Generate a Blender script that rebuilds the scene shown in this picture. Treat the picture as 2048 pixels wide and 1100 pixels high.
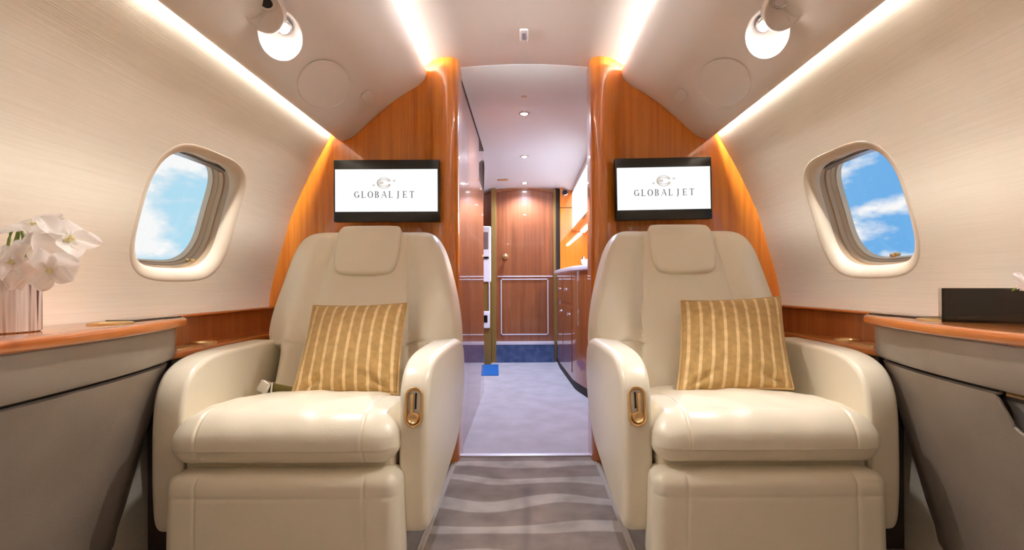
import bpy, bmesh, math, random
from math import sin, cos, pi, radians, sqrt, atan2, exp
from mathutils import Vector, Matrix

# ------------------------------------------------------------------ clear
for o in list(bpy.data.objects):
    bpy.data.objects.remove(o, do_unlink=True)
random.seed(4)
SC = bpy.context.scene
COL = SC.collection

# ------------------------------------------------------------------ camera
cam_d = bpy.data.cameras.new('camera')
cam = bpy.data.objects.new('camera', cam_d)
COL.objects.link(cam)
cam.location = (0, 0, 0.81)
cam.rotation_euler = (radians(90), radians(0.25), 0)
cam_d.sensor_width = 36
cam_d.lens = 36 * 1000 / 2048
cam_d.shift_x = -26 / 2048
cam_d.shift_y = 18 / 2048
cam_d.clip_start = 0.02
SC.camera = cam

# ------------------------------------------------------------------ world: blue sky with broken white clouds
SKYLOC = (1.1, 1.7, 0.9)
W = bpy.data.worlds.new('sky')
SC.world = W
W.use_nodes = True
nt = W.node_tree
nt.nodes.clear()
N = nt.nodes.new
wo = N('ShaderNodeOutputWorld'); bg = N('ShaderNodeBackground'); tc = N('ShaderNodeTexCoord')
mp = N('ShaderNodeMapping'); mp.inputs['Scale'].default_value = (1.0, 1.0, 2.0)
mp.inputs['Location'].default_value = SKYLOC
no = N('ShaderNodeTexNoise'); no.inputs['Scale'].default_value = 6.0; no.inputs['Detail'].default_value = 8
no.inputs['Roughness'].default_value = 0.56
cr = N('ShaderNodeValToRGB'); cr.color_ramp.elements[0].position = 0.43; cr.color_ramp.elements[1].position = 0.53
gr = N('ShaderNodeTexGradient')
sep = N('ShaderNodeSeparateXYZ'); g2 = N('ShaderNodeValToRGB')
g2.color_ramp.elements[0].position = 0.2; g2.color_ramp.elements[0].color = (0.48, 0.78, 0.94, 1)
g2.color_ramp.elements[1].position = 0.8; g2.color_ramp.elements[1].color = (0.17, 0.46, 0.86, 1)
xadd = N('ShaderNodeMath'); xadd.operation = 'MULTIPLY_ADD'; xadd.inputs[1].default_value = 0.5; xadd.inputs[2].default_value = 0.5
no2 = N('ShaderNodeTexNoise'); no2.inputs['Scale'].default_value = 6; no2.inputs['Detail'].default_value = 5
cr2 = N('ShaderNodeValToRGB'); cr2.color_ramp.elements[0].color = (0.62, 0.70, 0.80, 1); cr2.color_ramp.elements[0].position = 0.35
cr2.color_ramp.elements[1].color = (1, 1, 1, 1); cr2.color_ramp.elements[1].position = 0.52
mx = N('ShaderNodeMix'); mx.data_type = 'RGBA'
L = nt.links.new
L(tc.outputs['Generated'], mp.inputs[0]); L(mp.outputs[0], no.inputs[0]); L(no.outputs[0], cr.inputs[0])
L(mp.outputs[0], no2.inputs[0]); L(no2.outputs[0], cr2.inputs[0])
L(tc.outputs['Generated'], sep.inputs[0]); L(sep.outputs['X'], xadd.inputs[0]); L(xadd.outputs[0], g2.inputs[0])
L(cr.outputs[0], mx.inputs['Factor']); L(g2.outputs[0], mx.inputs['A']); L(cr2.outputs[0], mx.inputs['B'])
L(mx.outputs['Result'], bg.inputs[0]); bg.inputs[1].default_value = 0.262
L(bg.outputs[0], wo.inputs[0])

# ------------------------------------------------------------------ light levels and exposure
COVE_SIDE = 80.0      # watts/m2-style emission strength of the strips by the side walls
COVE_TOP = 66.0       # strips by the ceiling
READ_W = 10.0          # reading lamps (watt)
AISLE_W = 20.0         # cool downlights in the corridor
SC.view_settings.view_transform = 'Standard'
SC.view_settings.look = 'None'
SC.view_settings.gamma = 1
SC.view_settings.use_curve_mapping = False
SC.view_settings.exposure = 1.95
SC.cycles.use_denoising = True
SC.cycles.max_bounces = 10
SC.cycles.diffuse_bounces = 7
SC.cycles.glossy_bounces = 5
SC.cycles.transmission_bounces = 6
SC.cycles.transparent_max_bounces = 8
SC.cycles.caustics_reflective = False
SC.cycles.caustics_refractive = False
SC.cycles.sample_clamp_indirect = 4.0


# ------------------------------------------------------------------ materials
def srgb(r, g, b):
    f = lambda c: (c / 255 / 12.92) if c / 255 <= 0.04045 else ((c / 255 + 0.055) / 1.055) ** 2.4
    return (f(r), f(g), f(b), 1)


def mat(name, col, rough=0.5, metal=0.0, coat=0.0, coat_rough=0.03, spec=0.5, bump=None, var=None, sheen=0.0):
    """bump: (scale xyz, noise scale, distance); var: (scale xyz, noise scale, colour2, lo, hi)"""
    m = bpy.data.materials.new(name)
    m.use_nodes = True
    t = m.node_tree
    p = t.nodes['Principled BSDF']
    p.inputs['Base Color'].default_value = col
    p.inputs['Roughness'].default_value = rough
    p.inputs['Metallic'].default_value = metal
    p.inputs['Coat Weight'].default_value = coat
    p.inputs['Coat Roughness'].default_value = coat_rough
    p.inputs['Specular IOR Level'].default_value = spec
    p.inputs['Sheen Weight'].default_value = sheen
    tc = t.nodes.new('ShaderNodeTexCoord')

    def noise(sc3, s, detail=3):
        mpn = t.nodes.new('ShaderNodeMapping')
        mpn.inputs['Scale'].default_value = sc3
        n = t.nodes.new('ShaderNodeTexNoise')
        n.inputs['Scale'].default_value = s
        n.inputs['Detail'].default_value = detail
        t.links.new(tc.outputs['Object'], mpn.inputs[0])
        t.links.new(mpn.outputs[0], n.inputs[0])
        return n
    if var:
        n = noise(var[0], var[1], 5)
        r = t.nodes.new('ShaderNodeValToRGB')
        r.color_ramp.elements[0].position = var[3]
        r.color_ramp.elements[1].position = var[4]
        r.color_ramp.elements[0].color = col
        r.color_ramp.elements[1].color = var[2]
        t.links.new(n.outputs[0], r.inputs[0])
        t.links.new(r.outputs[0], p.inputs['Base Color'])
    if bump:
        n = noise(bump[0], bump[1], 2)
        b = t.nodes.new('ShaderNodeBump')
        b.inputs['Distance'].default_value = bump[2]
        b.inputs['Strength'].default_value = 1.0
        t.links.new(n.outputs[0], b.inputs['Height'])
        t.links.new(b.outputs[0], p.inputs['Normal'])
    return m


def emit(name, col, s):
    m = bpy.data.materials.new(name)
    m.use_nodes = True
    t = m.node_tree
    p = t.nodes['Principled BSDF']
    p.inputs['Base Color'].default_value = col
    p.inputs['Emission Color'].default_value = col
    p.inputs['Emission Strength'].default_value = s
    return m


M = {}
M['wall'] = mat('woven_wall_fabric', srgb(230, 222, 205), 0.85,
                var=((3, 1.6, 160), 3.0, srgb(224, 215, 197), 0.40, 0.62), bump=((60, 2.5, 200), 2.0, 0.00018))
M['bezel'] = mat('cream_plastic', srgb(212, 199, 178), 0.5)
M['sleeve'] = mat('tan_plastic', srgb(176, 152, 122), 0.4)
M['ceil'] = mat('ceiling_fabric', srgb(226, 216, 208), 0.8, bump=((1, 1, 1), 300, 0.0003))
M['panel'] = mat('warm_grey_panel', srgb(232, 226, 220), 0.42, bump=((1, 1, 1), 90, 0.0002))
M['ceilcor'] = mat('corridor_ceiling', srgb(214, 218, 222), 0.75)
M['groove'] = mat('panel_ring', srgb(168, 156, 144), 0.5)
M['leather'] = mat('cream_leather', srgb(230, 222, 202), 0.34, coat=0.15, coat_rough=0.25,
                   bump=((1, 1, 1), 260, 0.00035))
M['seam'] = mat('seam_thread', srgb(196, 180, 152), 0.6)
M['brass'] = mat('brushed_brass', srgb(226, 192, 138), 0.34, metal=1.0)
M['chrome'] = mat('polished_metal', srgb(225, 225, 228), 0.12, metal=1.0)
M['steel'] = mat('satin_metal', srgb(190, 190, 196), 0.3, metal=1.0)
M['dark'] = mat('dark_gap', srgb(30, 22, 18), 0.6)
M['black'] = mat('black_plastic', srgb(8, 8, 9), 0.25)
M['blackgloss'] = mat('black_lacquer', srgb(22, 18, 16), 0.08, coat=1.0)
M['grey'] = mat('taupe_console_leather', srgb(148, 137, 126), 0.42, metal=0.1,
                var=((1, 1, 1), 5.0, srgb(140, 129, 117), 0.4, 0.6), bump=((1, 1, 1), 220, 0.0004))
M['white'] = mat('white_petal', srgb(255, 253, 251), 0.6, sheen=0.2)
_t = M['white'].node_tree; _p = _t.nodes['Principled BSDF']; _o = [n for n in _t.nodes if n.type == 'OUTPUT_MATERIAL'][0]
_tr = _t.nodes.new('ShaderNodeBsdfTranslucent'); _tr.inputs[0].default_value = (0.97, 0.96, 0.95, 1)
_ms = _t.nodes.new('ShaderNodeMixShader'); _ms.inputs[0].default_value = 0.4
_t.links.new(_p.outputs[0], _ms.inputs[1]); _t.links.new(_tr.outputs[0], _ms.inputs[2]); _t.links.new(_ms.outputs[0], _o.inputs[0])
M['yellow'] = mat('petal_throat', srgb(236, 226, 176), 0.6)
M['green'] = mat('stem_green', srgb(120, 140, 60), 0.5)
M['whiteplastic'] = mat('white_plastic', srgb(236, 236, 240), 0.35)
M['gapshade'] = mat('dark_gap_shade', srgb(64, 54, 48), 0.6)  # dark tone stands in for shade in the gap between console and seat
M['palemetal'] = mat('pale_metal', srgb(232, 230, 240), 0.3, metal=0.3)
M['railcover'] = mat('beige_rail_cover', srgb(176, 160, 142), 0.6)
M['recessmetal'] = mat('light_recess_metal', srgb(226, 222, 218), 0.4, metal=0.35)
M['pearl'] = mat('pearl_plastic', srgb(238, 232, 228), 0.3, coat=0.5)
M['olive'] = mat('olive_metal_trim', srgb(150, 118, 62), 0.35, metal=0.3)
M['olivestrap'] = mat('olive_webbing', srgb(112, 98, 44), 0.8, bump=((1, 1, 1), 500, 0.0005))
M['marble'] = mat('white_stone', srgb(222, 218, 226), 0.2, coat=0.5)
M['bluerug'] = mat('blue_carpet', srgb(20, 96, 170), 0.95, bump=((1, 1, 1), 500, 0.002))
M['bluestep'] = mat('slate_blue_carpet', srgb(58, 78, 118), 0.95,
                    var=((1, 1, 1), 14, srgb(92, 108, 146), 0.35, 0.7), bump=((1, 1, 1), 300, 0.003))
M['carpetplain'] = mat('pale_grey_carpet', srgb(176, 168, 172), 0.95,
                       var=((1, 1, 1), 7, srgb(192, 184, 190), 0.35, 0.65), bump=((1, 1, 1), 420, 0.003), sheen=0.2)
M['carpetside'] = mat('taupe_carpet', srgb(128, 112, 96), 0.95,
                      var=((1, 1, 1), 9, srgb(146, 130, 114), 0.35, 0.65), bump=((1, 1, 1), 420, 0.003), sheen=0.2)
M['lamp_cool'] = emit('cool_led', (0.85, 0.9, 1, 1), 60)
M['lamp_warm'] = emit('reading_led', (1, 0.97, 0.93, 1), 70)
M['cove_side'] = emit('cove_led', (1, 0.98, 0.965, 1), COVE_SIDE)
M['cove_top'] = emit('cove_led_ceiling', (1, 0.985, 0.965, 1), COVE_TOP)
M['undercab'] = emit('under_cabinet_led', (1, 0.86, 0.66, 1), 8)
M['glassdoor'] = emit('glowing_frosted_glass', (1, 0.96, 0.92, 1), 0.5)  # brightness of the white glass put in as emission, no lamp inside
M['screen'] = emit('screen_white', (1, 1, 1, 1), 0.259)
M['screentext'] = emit('screen_grey', srgb(70, 70, 72), 0.26)
M['screenlogo'] = emit('screen_taupe', srgb(188, 170, 150), 0.26)
for k in ('screen', 'screentext', 'screenlogo'):
    M[k].node_tree.nodes['Principled BSDF'].inputs['Base Color'].default_value = (0, 0, 0, 1)
    M[k].node_tree.nodes['Principled BSDF'].inputs['Specular IOR Level'].default_value = 0.0


def wood(name, c1, c2, c3, vert=True, rough=0.3, coat=1.0, fine=34):
    m = bpy.data.materials.new(name)
    m.use_nodes = True
    t = m.node_tree
    p = t.nodes['Principled BSDF']
    tc = t.nodes.new('ShaderNodeTexCoord')
    mp = t.nodes.new('ShaderNodeMapping')
    mp.inputs['Scale'].default_value = (1, 1, 0.035) if vert else (1, 0.05, 1)
    n1 = t.nodes.new('ShaderNodeTexNoise'); n1.inputs['Scale'].default_value = fine; n1.inputs['Detail'].default_value = 6
    n1.inputs['Roughness'].default_value = 0.65
    mp2 = t.nodes.new('ShaderNodeMapping')
    mp2.inputs['Scale'].default_value = (1, 1, 0.15) if vert else (1, 0.2, 1)
    n2 = t.nodes.new('ShaderNodeTexNoise'); n2.inputs['Scale'].default_value = 5; n2.inputs['Detail'].default_value = 3
    r = t.nodes.new('ShaderNodeValToRGB')
    r.color_ramp.elements[0].position = 0.3; r.color_ramp.elements[0].color = c1
    r.color_ramp.elements[1].position = 0.7; r.color_ramp.elements[1].color = c2
    mix = t.nodes.new('ShaderNodeMix'); mix.data_type = 'RGBA'
    r2 = t.nodes.new('ShaderNodeValToRGB')
    r2.color_ramp.elements[0].position = 0.42; r2.color_ramp.elements[0].color = (0, 0, 0, 1)
    r2.color_ramp.elements[1].position = 0.72; r2.color_ramp.elements[1].color = (0.7, 0.7, 0.7, 1)
    K = t.links.new
    K(tc.outputs['Object'], mp.inputs[0]); K(mp.outputs[0], n1.inputs[0]); K(n1.outputs[0], r.inputs[0])
    K(tc.outputs['Object'], mp2.inputs[0]); K(mp2.outputs[0], n2.inputs[0]); K(n2.outputs[0], r2.inputs[0])
    K(r2.outputs[0], mix.inputs['Factor']); K(r.outputs[0], mix.inputs['A']); mix.inputs['B'].default_value = c3
    K(mix.outputs['Result'], p.inputs['Base Color'])
    p.inputs['Roughness'].default_value = rough
    p.inputs['Coat Weight'].default_value = coat
    p.inputs['Coat Roughness'].default_value = 0.02
    p.inputs['Coat IOR'].default_value = 1.55
    return m


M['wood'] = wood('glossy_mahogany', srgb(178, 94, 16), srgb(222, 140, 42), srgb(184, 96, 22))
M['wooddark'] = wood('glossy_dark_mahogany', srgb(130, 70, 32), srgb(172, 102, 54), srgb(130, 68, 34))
M['woodedge'] = wood('glossy_table_wood', srgb(172, 92, 34), srgb(204, 128, 62), srgb(176, 96, 38), vert=False)
M['wooddoor'] = wood('glossy_door_wood', srgb(116, 62, 34), srgb(160, 92, 54), srgb(118, 62, 36))
M['woodgold'] = wood('golden_wood', srgb(204, 108, 14), srgb(228, 134, 32), srgb(208, 112, 20))


def stripe_carpet():
    m = bpy.data.materials.new('banded_carpet')
    m.use_nodes = True
    t = m.node_tree
    p = t.nodes['Principled BSDF']
    K = t.links.new
    tc = t.nodes.new('ShaderNodeTexCoord')
    mp = t.nodes.new('ShaderNodeMapping'); mp.inputs['Scale'].default_value = (1.0, 0.9, 1)
    wob = t.nodes.new('ShaderNodeTexNoise'); wob.inputs['Scale'].default_value = 2.6; wob.inputs['Detail'].default_value = 0
    sep = t.nodes.new('ShaderNodeSeparateXYZ')
    K(tc.outputs['Object'], mp.inputs[0]); K(mp.outputs[0], wob.inputs[0]); K(tc.outputs['Object'], sep.inputs[0])
    a = t.nodes.new('ShaderNodeMath'); a.operation = 'MULTIPLY_ADD'
    K(wob.outputs[0], a.inputs[0]); a.inputs[1].default_value = 0.26; K(sep.outputs['Y'], a.inputs[2])
    s = t.nodes.new('ShaderNodeMath'); s.operation = 'MULTIPLY'; K(a.outputs[0], s.inputs[0]); s.inputs[1].default_value = 2 * pi / 0.20
    si = t.nodes.new('ShaderNodeMath'); si.operation = 'SINE'; K(s.outputs[0], si.inputs[0])
    r = t.nodes.new('ShaderNodeValToRGB')
    r.color_ramp.elements[0].position = 0.70; r.color_ramp.elements[0].color = srgb(146, 128, 114)
    r.color_ramp.elements[1].position = 0.78; r.color_ramp.elements[1].color = srgb(186, 173, 159)
    mr = t.nodes.new('ShaderNodeMath'); mr.operation = 'MULTIPLY_ADD'; K(si.outputs[0], mr.inputs[0]); mr.inputs[1].default_value = 0.5; mr.inputs[2].default_value = 0.5
    K(mr.outputs[0], r.inputs[0])
    n = t.nodes.new('ShaderNodeTexNoise'); n.inputs['Scale'].default_value = 8; n.inputs['Detail'].default_value = 4
    K(tc.outputs['Object'], n.inputs[0])
    mul = t.nodes.new('ShaderNodeMix'); mul.data_type = 'RGBA'; mul.blend_type = 'MULTIPLY'
    r3 = t.nodes.new('ShaderNodeValToRGB'); r3.color_ramp.elements[0].color = (0.62, 0.6, 0.58, 1); r3.color_ramp.elements[0].position = 0.3
    r3.color_ramp.elements[1].color = (1.1, 1.1, 1.1, 1); r3.color_ramp.elements[1].position = 0.66
    K(n.outputs[0], r3.inputs[0])
    mul.inputs['Factor'].default_value = 1
    K(r.outputs[0], mul.inputs['A']); K(r3.outputs[0], mul.inputs['B']); K(mul.outputs['Result'], p.inputs['Base Color'])
    p.inputs['Roughness'].default_value = 0.95
    p.inputs['Sheen Weight'].default_value = 0.2
    nb = t.nodes.new('ShaderNodeTexNoise'); nb.inputs['Scale'].default_value = 420
    K(tc.outputs['Object'], nb.inputs[0])
    b = t.nodes.new('ShaderNodeBump'); b.inputs['Distance'].default_value = 0.003
    K(nb.outputs[0], b.inputs['Height']); K(b.outputs[0], p.inputs['Normal'])
    return m


M['carpet'] = stripe_carpet()


def stripes(name, base, line, n, duty, lo=0.0):
    """velvet with vertical stripes along local U (stored in the UV map)"""
    m = bpy.data.materials.new(name)
    m.use_nodes = True
    t = m.node_tree
    p = t.nodes['Principled BSDF']
    K = t.links.new
    uv = t.nodes.new('ShaderNodeUVMap')
    sep = t.nodes.new('ShaderNodeSeparateXYZ'); K(uv.outputs[0], sep.inputs[0])
    a = t.nodes.new('ShaderNodeMath'); a.operation = 'MULTIPLY'; K(sep.outputs['X'], a.inputs[0]); a.inputs[1].default_value = n
    fr = t.nodes.new('ShaderNodeMath'); fr.operation = 'FRACT'; K(a.outputs[0], fr.inputs[0])
    sb = t.nodes.new('ShaderNodeMath'); sb.operation = 'SUBTRACT'; K(fr.outputs[0], sb.inputs[0]); sb.inputs[1].default_value = 0.5
    ab = t.nodes.new('ShaderNodeMath'); ab.operation = 'ABSOLUTE'; K(sb.outputs[0], ab.inputs[0])
    r = t.nodes.new('ShaderNodeValToRGB')
    r.color_ramp.elements[0].position = duty * 0.5; r.color_ramp.elements[0].color = line
    r.color_ramp.elements[1].position = duty * 0.5 + 0.06; r.color_ramp.elements[1].color = base
    K(ab.outputs[0], r.inputs[0])
    tc = t.nodes.new('ShaderNodeTexCoord')
    nz = t.nodes.new('ShaderNodeTexNoise'); nz.inputs['Scale'].default_value = 45; nz.inputs['Detail'].default_value = 4
    K(tc.outputs['Object'], nz.inputs[0])
    r3 = t.nodes.new('ShaderNodeValToRGB'); r3.color_ramp.elements[0].color = (0.78, 0.76, 0.72, 1); r3.color_ramp.elements[0].position = 0.3
    r3.color_ramp.elements[1].color = (1.1, 1.1, 1.1, 1); r3.color_ramp.elements[1].position = 0.7
    K(nz.outputs[0], r3.inputs[0])
    mul = t.nodes.new('ShaderNodeMix'); mul.data_type = 'RGBA'; mul.blend_type = 'MULTIPLY'; mul.inputs['Factor'].default_value = 1
    K(r.outputs[0], mul.inputs['A']); K(r3.outputs[0], mul.inputs['B']); K(mul.outputs['Result'], p.inputs['Base Color'])
    p.inputs['Roughness'].default_value = 0.85
    p.inputs['Sheen Weight'].default_value = 0.5
    p.inputs['Sheen Roughness'].default_value = 0.4
    p.inputs['Sheen Tint'].default_value = srgb(240, 215, 170)
    nb = t.nodes.new('ShaderNodeTexNoise'); nb.inputs['Scale'].default_value = 500
    K(tc.outputs['Object'], nb.inputs[0])
    b = t.nodes.new('ShaderNodeBump'); b.inputs['Distance'].default_value = 0.0008
    K(nb.outputs[0], b.inputs['Height']); K(b.outputs[0], p.inputs['Normal'])
    return m


M['velvet'] = stripes('striped_velvet', srgb(178, 144, 88), srgb(222, 194, 146), 9, 0.2)


def ribbed():
    m = bpy.data.materials.new('striped_mirror_glaze')
    m.use_nodes = True
    t = m.node_tree
    p = t.nodes['Principled BSDF']
    K = t.links.new
    tc = t.nodes.new('ShaderNodeTexCoord')
    mp = t.nodes.new('ShaderNodeMapping'); mp.inputs['Scale'].default_value = (1, 1, 0.05)
    n = t.nodes.new('ShaderNodeTexNoise'); n.inputs['Scale'].default_value = 75; n.inputs['Detail'].default_value = 1
    K(tc.outputs['Object'], mp.inputs[0]); K(mp.outputs[0], n.inputs[0])
    r = t.nodes.new('ShaderNodeValToRGB')
    e = r.color_ramp.elements
    e[0].position = 0.34; e[0].color = srgb(84, 62, 66)
    e[1].position = 0.40; e[1].color = srgb(214, 200, 194)
    x = e.new(0.55); x.color = srgb(250, 244, 240)
    x = e.new(0.66); x.color = srgb(180, 164, 166)
    K(n.outputs[0], r.inputs[0]); K(r.outputs[0], p.inputs['Base Color'])
    p.inputs['Metallic'].default_value = 0.35
    p.inputs['Roughness'].default_value = 0.25
    return m


M['vase'] = ribbed()


def glass():
    m = bpy.data.materials.new('window_glass')
    m.use_nodes = True
    t = m.node_tree
    t.nodes.clear()
    o = t.nodes.new('ShaderNodeOutputMaterial')
    tr = t.nodes.new('ShaderNodeBsdfTransparent'); tr.inputs[0].default_value = (0.97, 0.98, 0.98, 1)
    gl = t.nodes.new('ShaderNodeBsdfGlossy'); gl.inputs['Roughness'].default_value = 0.02
    mx = t.nodes.new('ShaderNodeMixShader'); mx.inputs[0].default_value = 0.05
    t.links.new(tr.outputs[0], mx.inputs[1]); t.links.new(gl.outputs[0], mx.inputs[2]); t.links.new(mx.outputs[0], o.inputs[0])
    return m


M['glass'] = glass()


# ------------------------------------------------------------------ object helpers
def props(o, label=None, cat=None, group=None, kind=None):
    if label: o['label'] = label
    if cat: o['category'] = cat
    if group: o['group'] = group
    if kind: o['kind'] = kind
    return o


def empty(name, loc, label, cat, group=None, kind=None):
    o = bpy.data.objects.new(name, None)
    o.empty_display_size = 0.05
    o.location = loc
    COL.objects.link(o)
    return props(o, label, cat, group, kind)


def world_loc(o):
    v = Vector(o.location)
    while o.parent:
        o = o.parent
        v += Vector(o.location)
    return v


class MB:
    """collects verts and faces in world coordinates"""
    def __init__(s):
        s.v = []
        s.f = []
        s.uv = None

    def add(s, vs, fs, T=None):
        b = len(s.v)
        for p in vs:
            p = Vector(p)
            s.v.append(T @ p if T else p)
        for f in fs:
            s.f.append([b + i for i in f])
        return s

    def grid(s, rows, close_u=False, close_v=False, T=None):
        n = len(rows); m = len(rows[0])
        vs = [p for r in rows for p in r]
        fs = []
        for i in range(n if close_v else n - 1):
            for j in range(m if close_u else m - 1):
                i2 = (i + 1) % n; j2 = (j + 1) % m
                fs.append([i * m + j, i * m + j2, i2 * m + j2, i2 * m + j])
        return s.add(vs, fs, T)

    def build(s, name, m, parent=None, label=None, cat=None, group=None, kind=None, sharp=38, base=True, mirror=False):
        me = bpy.data.meshes.new(name)
        if mirror:
            s.v = [Vector((-p.x, p.y, p.z)) for p in s.v]
        lo = Vector([min(p[i] for p in s.v) for i in range(3)])
        hi = Vector([max(p[i] for p in s.v) for i in range(3)])
        c = (lo + hi) / 2
        if base: c.z = lo.z
        me.from_pydata([p - c for p in s.v], [], s.f)
        bm = bmesh.new(); bm.from_mesh(me)
        bmesh.ops.remove_doubles(bm, verts=bm.verts, dist=1e-5)
        bmesh.ops.recalc_face_normals(bm, faces=bm.faces)
        bm.to_mesh(me); bm.free()
        me.materials.append(m)
        me.polygons.foreach_set('use_smooth', [True] * len(me.polygons))
        me.set_sharp_from_angle(angle=radians(sharp))
        o = bpy.data.objects.new(name, me)
        COL.objects.link(o)
        if parent:
            o.parent = parent
            o.location = c - world_loc(parent)
        else:
            o.location = c
        return props(o, label, cat, group, kind)


def box(mb, x0, x1, y0, y1, z0, z1, T=None):
    vs = [(x, y, z) for x in (x0, x1) for y in (y0, y1) for z in (z0, z1)]
    fs = [[0, 1, 3, 2], [4, 6, 7, 5], [0, 4, 5, 1], [2, 3, 7, 6], [0, 2, 6, 4], [1, 5, 7, 3]]
    return mb.add(vs, fs, T)


def axis_list(h, r, k, extra=(), maxstep=0.05):
    out = []
    for i in range(k + 1):
        out.append(r - r * math.tan(pi / 4 * (1 - i / k)))
    neg = [-h + v for v in out]
    pos = [h - v for v in reversed(out)]
    a, b = neg[-1], pos[0]
    n = max(1, int((b - a) / maxstep))
    mid = [a + (b - a) * i / n for i in range(1, n)]
    allv = sorted(set([round(v, 6) for v in neg + mid + pos + [e for e in extra if a < e < b]]))
    return allv


def rbox(mb, w, d, h, r, k=5, fn=None, T=None, ex=(), ey=(), ez=(), step=0.04):
    """rounded box centred on 0, optional deformation"""
    X = axis_list(w / 2, r, k, ex, step); Y = axis_list(d / 2, r, k, ey, step); Z = axis_list(h / 2, r, k, ez, step)

    def proj(p):
        q = Vector((max(-w / 2 + r, min(w / 2 - r, p[0])), max(-d / 2 + r, min(d / 2 - r, p[1])), max(-h / 2 + r, min(h / 2 - r, p[2]))))
        dd = Vector(p) - q
        if dd.length > 1e-9: q = q + dd.normalized() * r
        return fn(q) if fn else q
    def face(A, B, f):
        rows = [[proj(f(a, b)) for b in B] for a in A]
        mb.grid(rows, T=T)
    face(X, Y, lambda a, b: (a, b, h / 2)); face(X, Y, lambda a, b: (a, b, -h / 2))
    face(X, Z, lambda a, b: (a, d / 2, b)); face(X, Z, lambda a, b: (a, -d / 2, b))
    face(Y, Z, lambda a, b: (w / 2, a, b)); face(Y, Z, lambda a, b: (-w / 2, a, b))
    return mb


def catmull(pts, closed=True, k=6):
    n = len(pts); out = []
    P = [Vector(p) for p in pts]
    rng = range(n) if closed else range(n - 1)
    for i in rng:
        if closed:
            a, b, c, d = P[i - 1], P[i], P[(i + 1) % n], P[(i + 2) % n]
        else:
            a, b, c, d = P[max(i - 1, 0)], P[i], P[i + 1], P[min(i + 2, n - 1)]
        for j in range(k):
            t = j / k
            out.append(0.5 * ((2 * b) + (c - a) * t + (2 * a - 5 * b + 4 * c - d) * t * t + (3 * b - a - 3 * c + d) * t ** 3))
    if not closed: out.append(P[-1])
    return out


def rrect(w, h, r, k=6):
    out = []
    for cx, cy, a0 in ((w / 2 - r, h / 2 - r, 0), (-w / 2 + r, h / 2 - r, 90), (-w / 2 + r, -h / 2 + r, 180), (w / 2 - r, -h / 2 + r, 270)):
        for i in range(k + 1):
            a = radians(a0 + 90 * i / k)
            out.append(Vector((cx + r * cos(a), cy + r * sin(a))))
    return out


def circle(r, n=40):
    return [Vector((r * cos(2 * pi * i / n), r * sin(2 * pi * i / n))) for i in range(n)]


def area2(pl):
    return sum(pl[i].x * pl[(i + 1) % len(pl)].y - pl[(i + 1) % len(pl)].x * pl[i].y for i in range(len(pl))) / 2


def inset(pl, d):
    n = len(pl); s = 1 if area2(pl) > 0 else -1
    out = []
    for i in range(n):
        a = pl[i - 1]; b = pl[i]; c = pl[(i + 1) % n]
        e1 = (b - a); e2 = (c - b)
        if e1.length < 1e-9: e1 = e2
        if e2.length < 1e-9: e2 = e1
        n1 = Vector((-e1.y, e1.x)).normalized() * s; n2 = Vector((-e2.y, e2.x)).normalized() * s
        nn = (n1 + n2)
        if nn.length < 1e-6: nn = n1
        nn.normalize()
        out.append(b + nn * d / max(0.5, nn.dot(n1)))
    return out


def pad(mb, outline, z0, z1, r0=0.0, r1=0.0, k=5, T=None, fn=None, crown=0.0):
    """extrude a 2-D outline from z0 to z1 with rounded rims (r0 at z0, r1 at z1)"""
    layers = []
    if r0 > 0:
        for i in range(k + 1):
            th = pi / 2 * i / k
            layers.append((z0 + r0 * (1 - cos(th)), r0 * (1 - sin(th))))
    else: layers.append((z0, 0))
    if r1 > 0:
        for i in range(k + 1):
            th = pi / 2 * (1 - i / k)
            layers.append((z1 - r1 * (1 - cos(th)), r1 * (1 - sin(th))))
    else: layers.append((z1, 0))
    rows = []
    for z, ins in layers:
        o = inset(outline, ins) if ins > 1e-6 else outline
        rows.append([Vector((p.x, p.y, z)) for p in o])
    n = len(outline)
    vs = [p for r in rows for p in r]
    fs = []
    for i in range(len(rows) - 1):
        for j in range(n):
            fs.append([i * n + j, i * n + (j + 1) % n, (i + 1) * n + (j + 1) % n, (i + 1) * n + j])
    # caps
    if crown:
        base = len(rows) - 1
        c = Vector((sum(p.x for p in rows[-1]) / n, sum(p.y for p in rows[-1]) / n, z1))
        prev = [base * n + j for j in range(n)]
        for s_ in (0.75, 0.5, 0.25):
            st = len(vs)
            for p in rows[-1]:
                q = c + (p - c) * s_
                q.z = z1 + crown * (1 - s_ * s_)
                vs.append(q)
            cur = [st + j for j in range(n)]
            for j in range(n):
                fs.append([prev[j], prev[(j + 1) % n], cur[(j + 1) % n], cur[j]])
            prev = cur
        fs.append(prev)
    else:
        fs.append([(len(rows) - 1) * n + j for j in range(n)])
    fs.append(list(reversed(range(n))))
    if fn: vs = [fn(p) for p in vs]
    return mb.add(vs, fs, T)


def lathe(mb, prof, n=32, T=None):
    rows = [[(r * cos(2 * pi * j / n), r * sin(2 * pi * j / n), z) for j in range(n)] for r, z in prof]
    return mb.grid(rows, close_u=True, T=T)


def tube(mb, pts, r, n=8, closed=False):
    P = [Vector(p) for p in pts]
    rows = []
    for i, p in enumerate(P):
        a = P[i - 1] if (i > 0 or closed) else P[i]
        b = P[(i + 1) % len(P)] if (i < len(P) - 1 or closed) else P[i]
        t = (b - a).normalized()
        up = Vector((0, 0, 1)) if abs(t.z) < 0.9 else Vector((1, 0, 0))
        u = t.cross(up).normalized(); v = t.cross(u)
        rr = r(i / max(1, len(P) - 1)) if callable(r) else r
        rows.append([p + (u * cos(2 * pi * j / n) + v * sin(2 * pi * j / n)) * rr for j in range(n)])
    return mb.grid(rows, close_u=True, close_v=closed)


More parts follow.
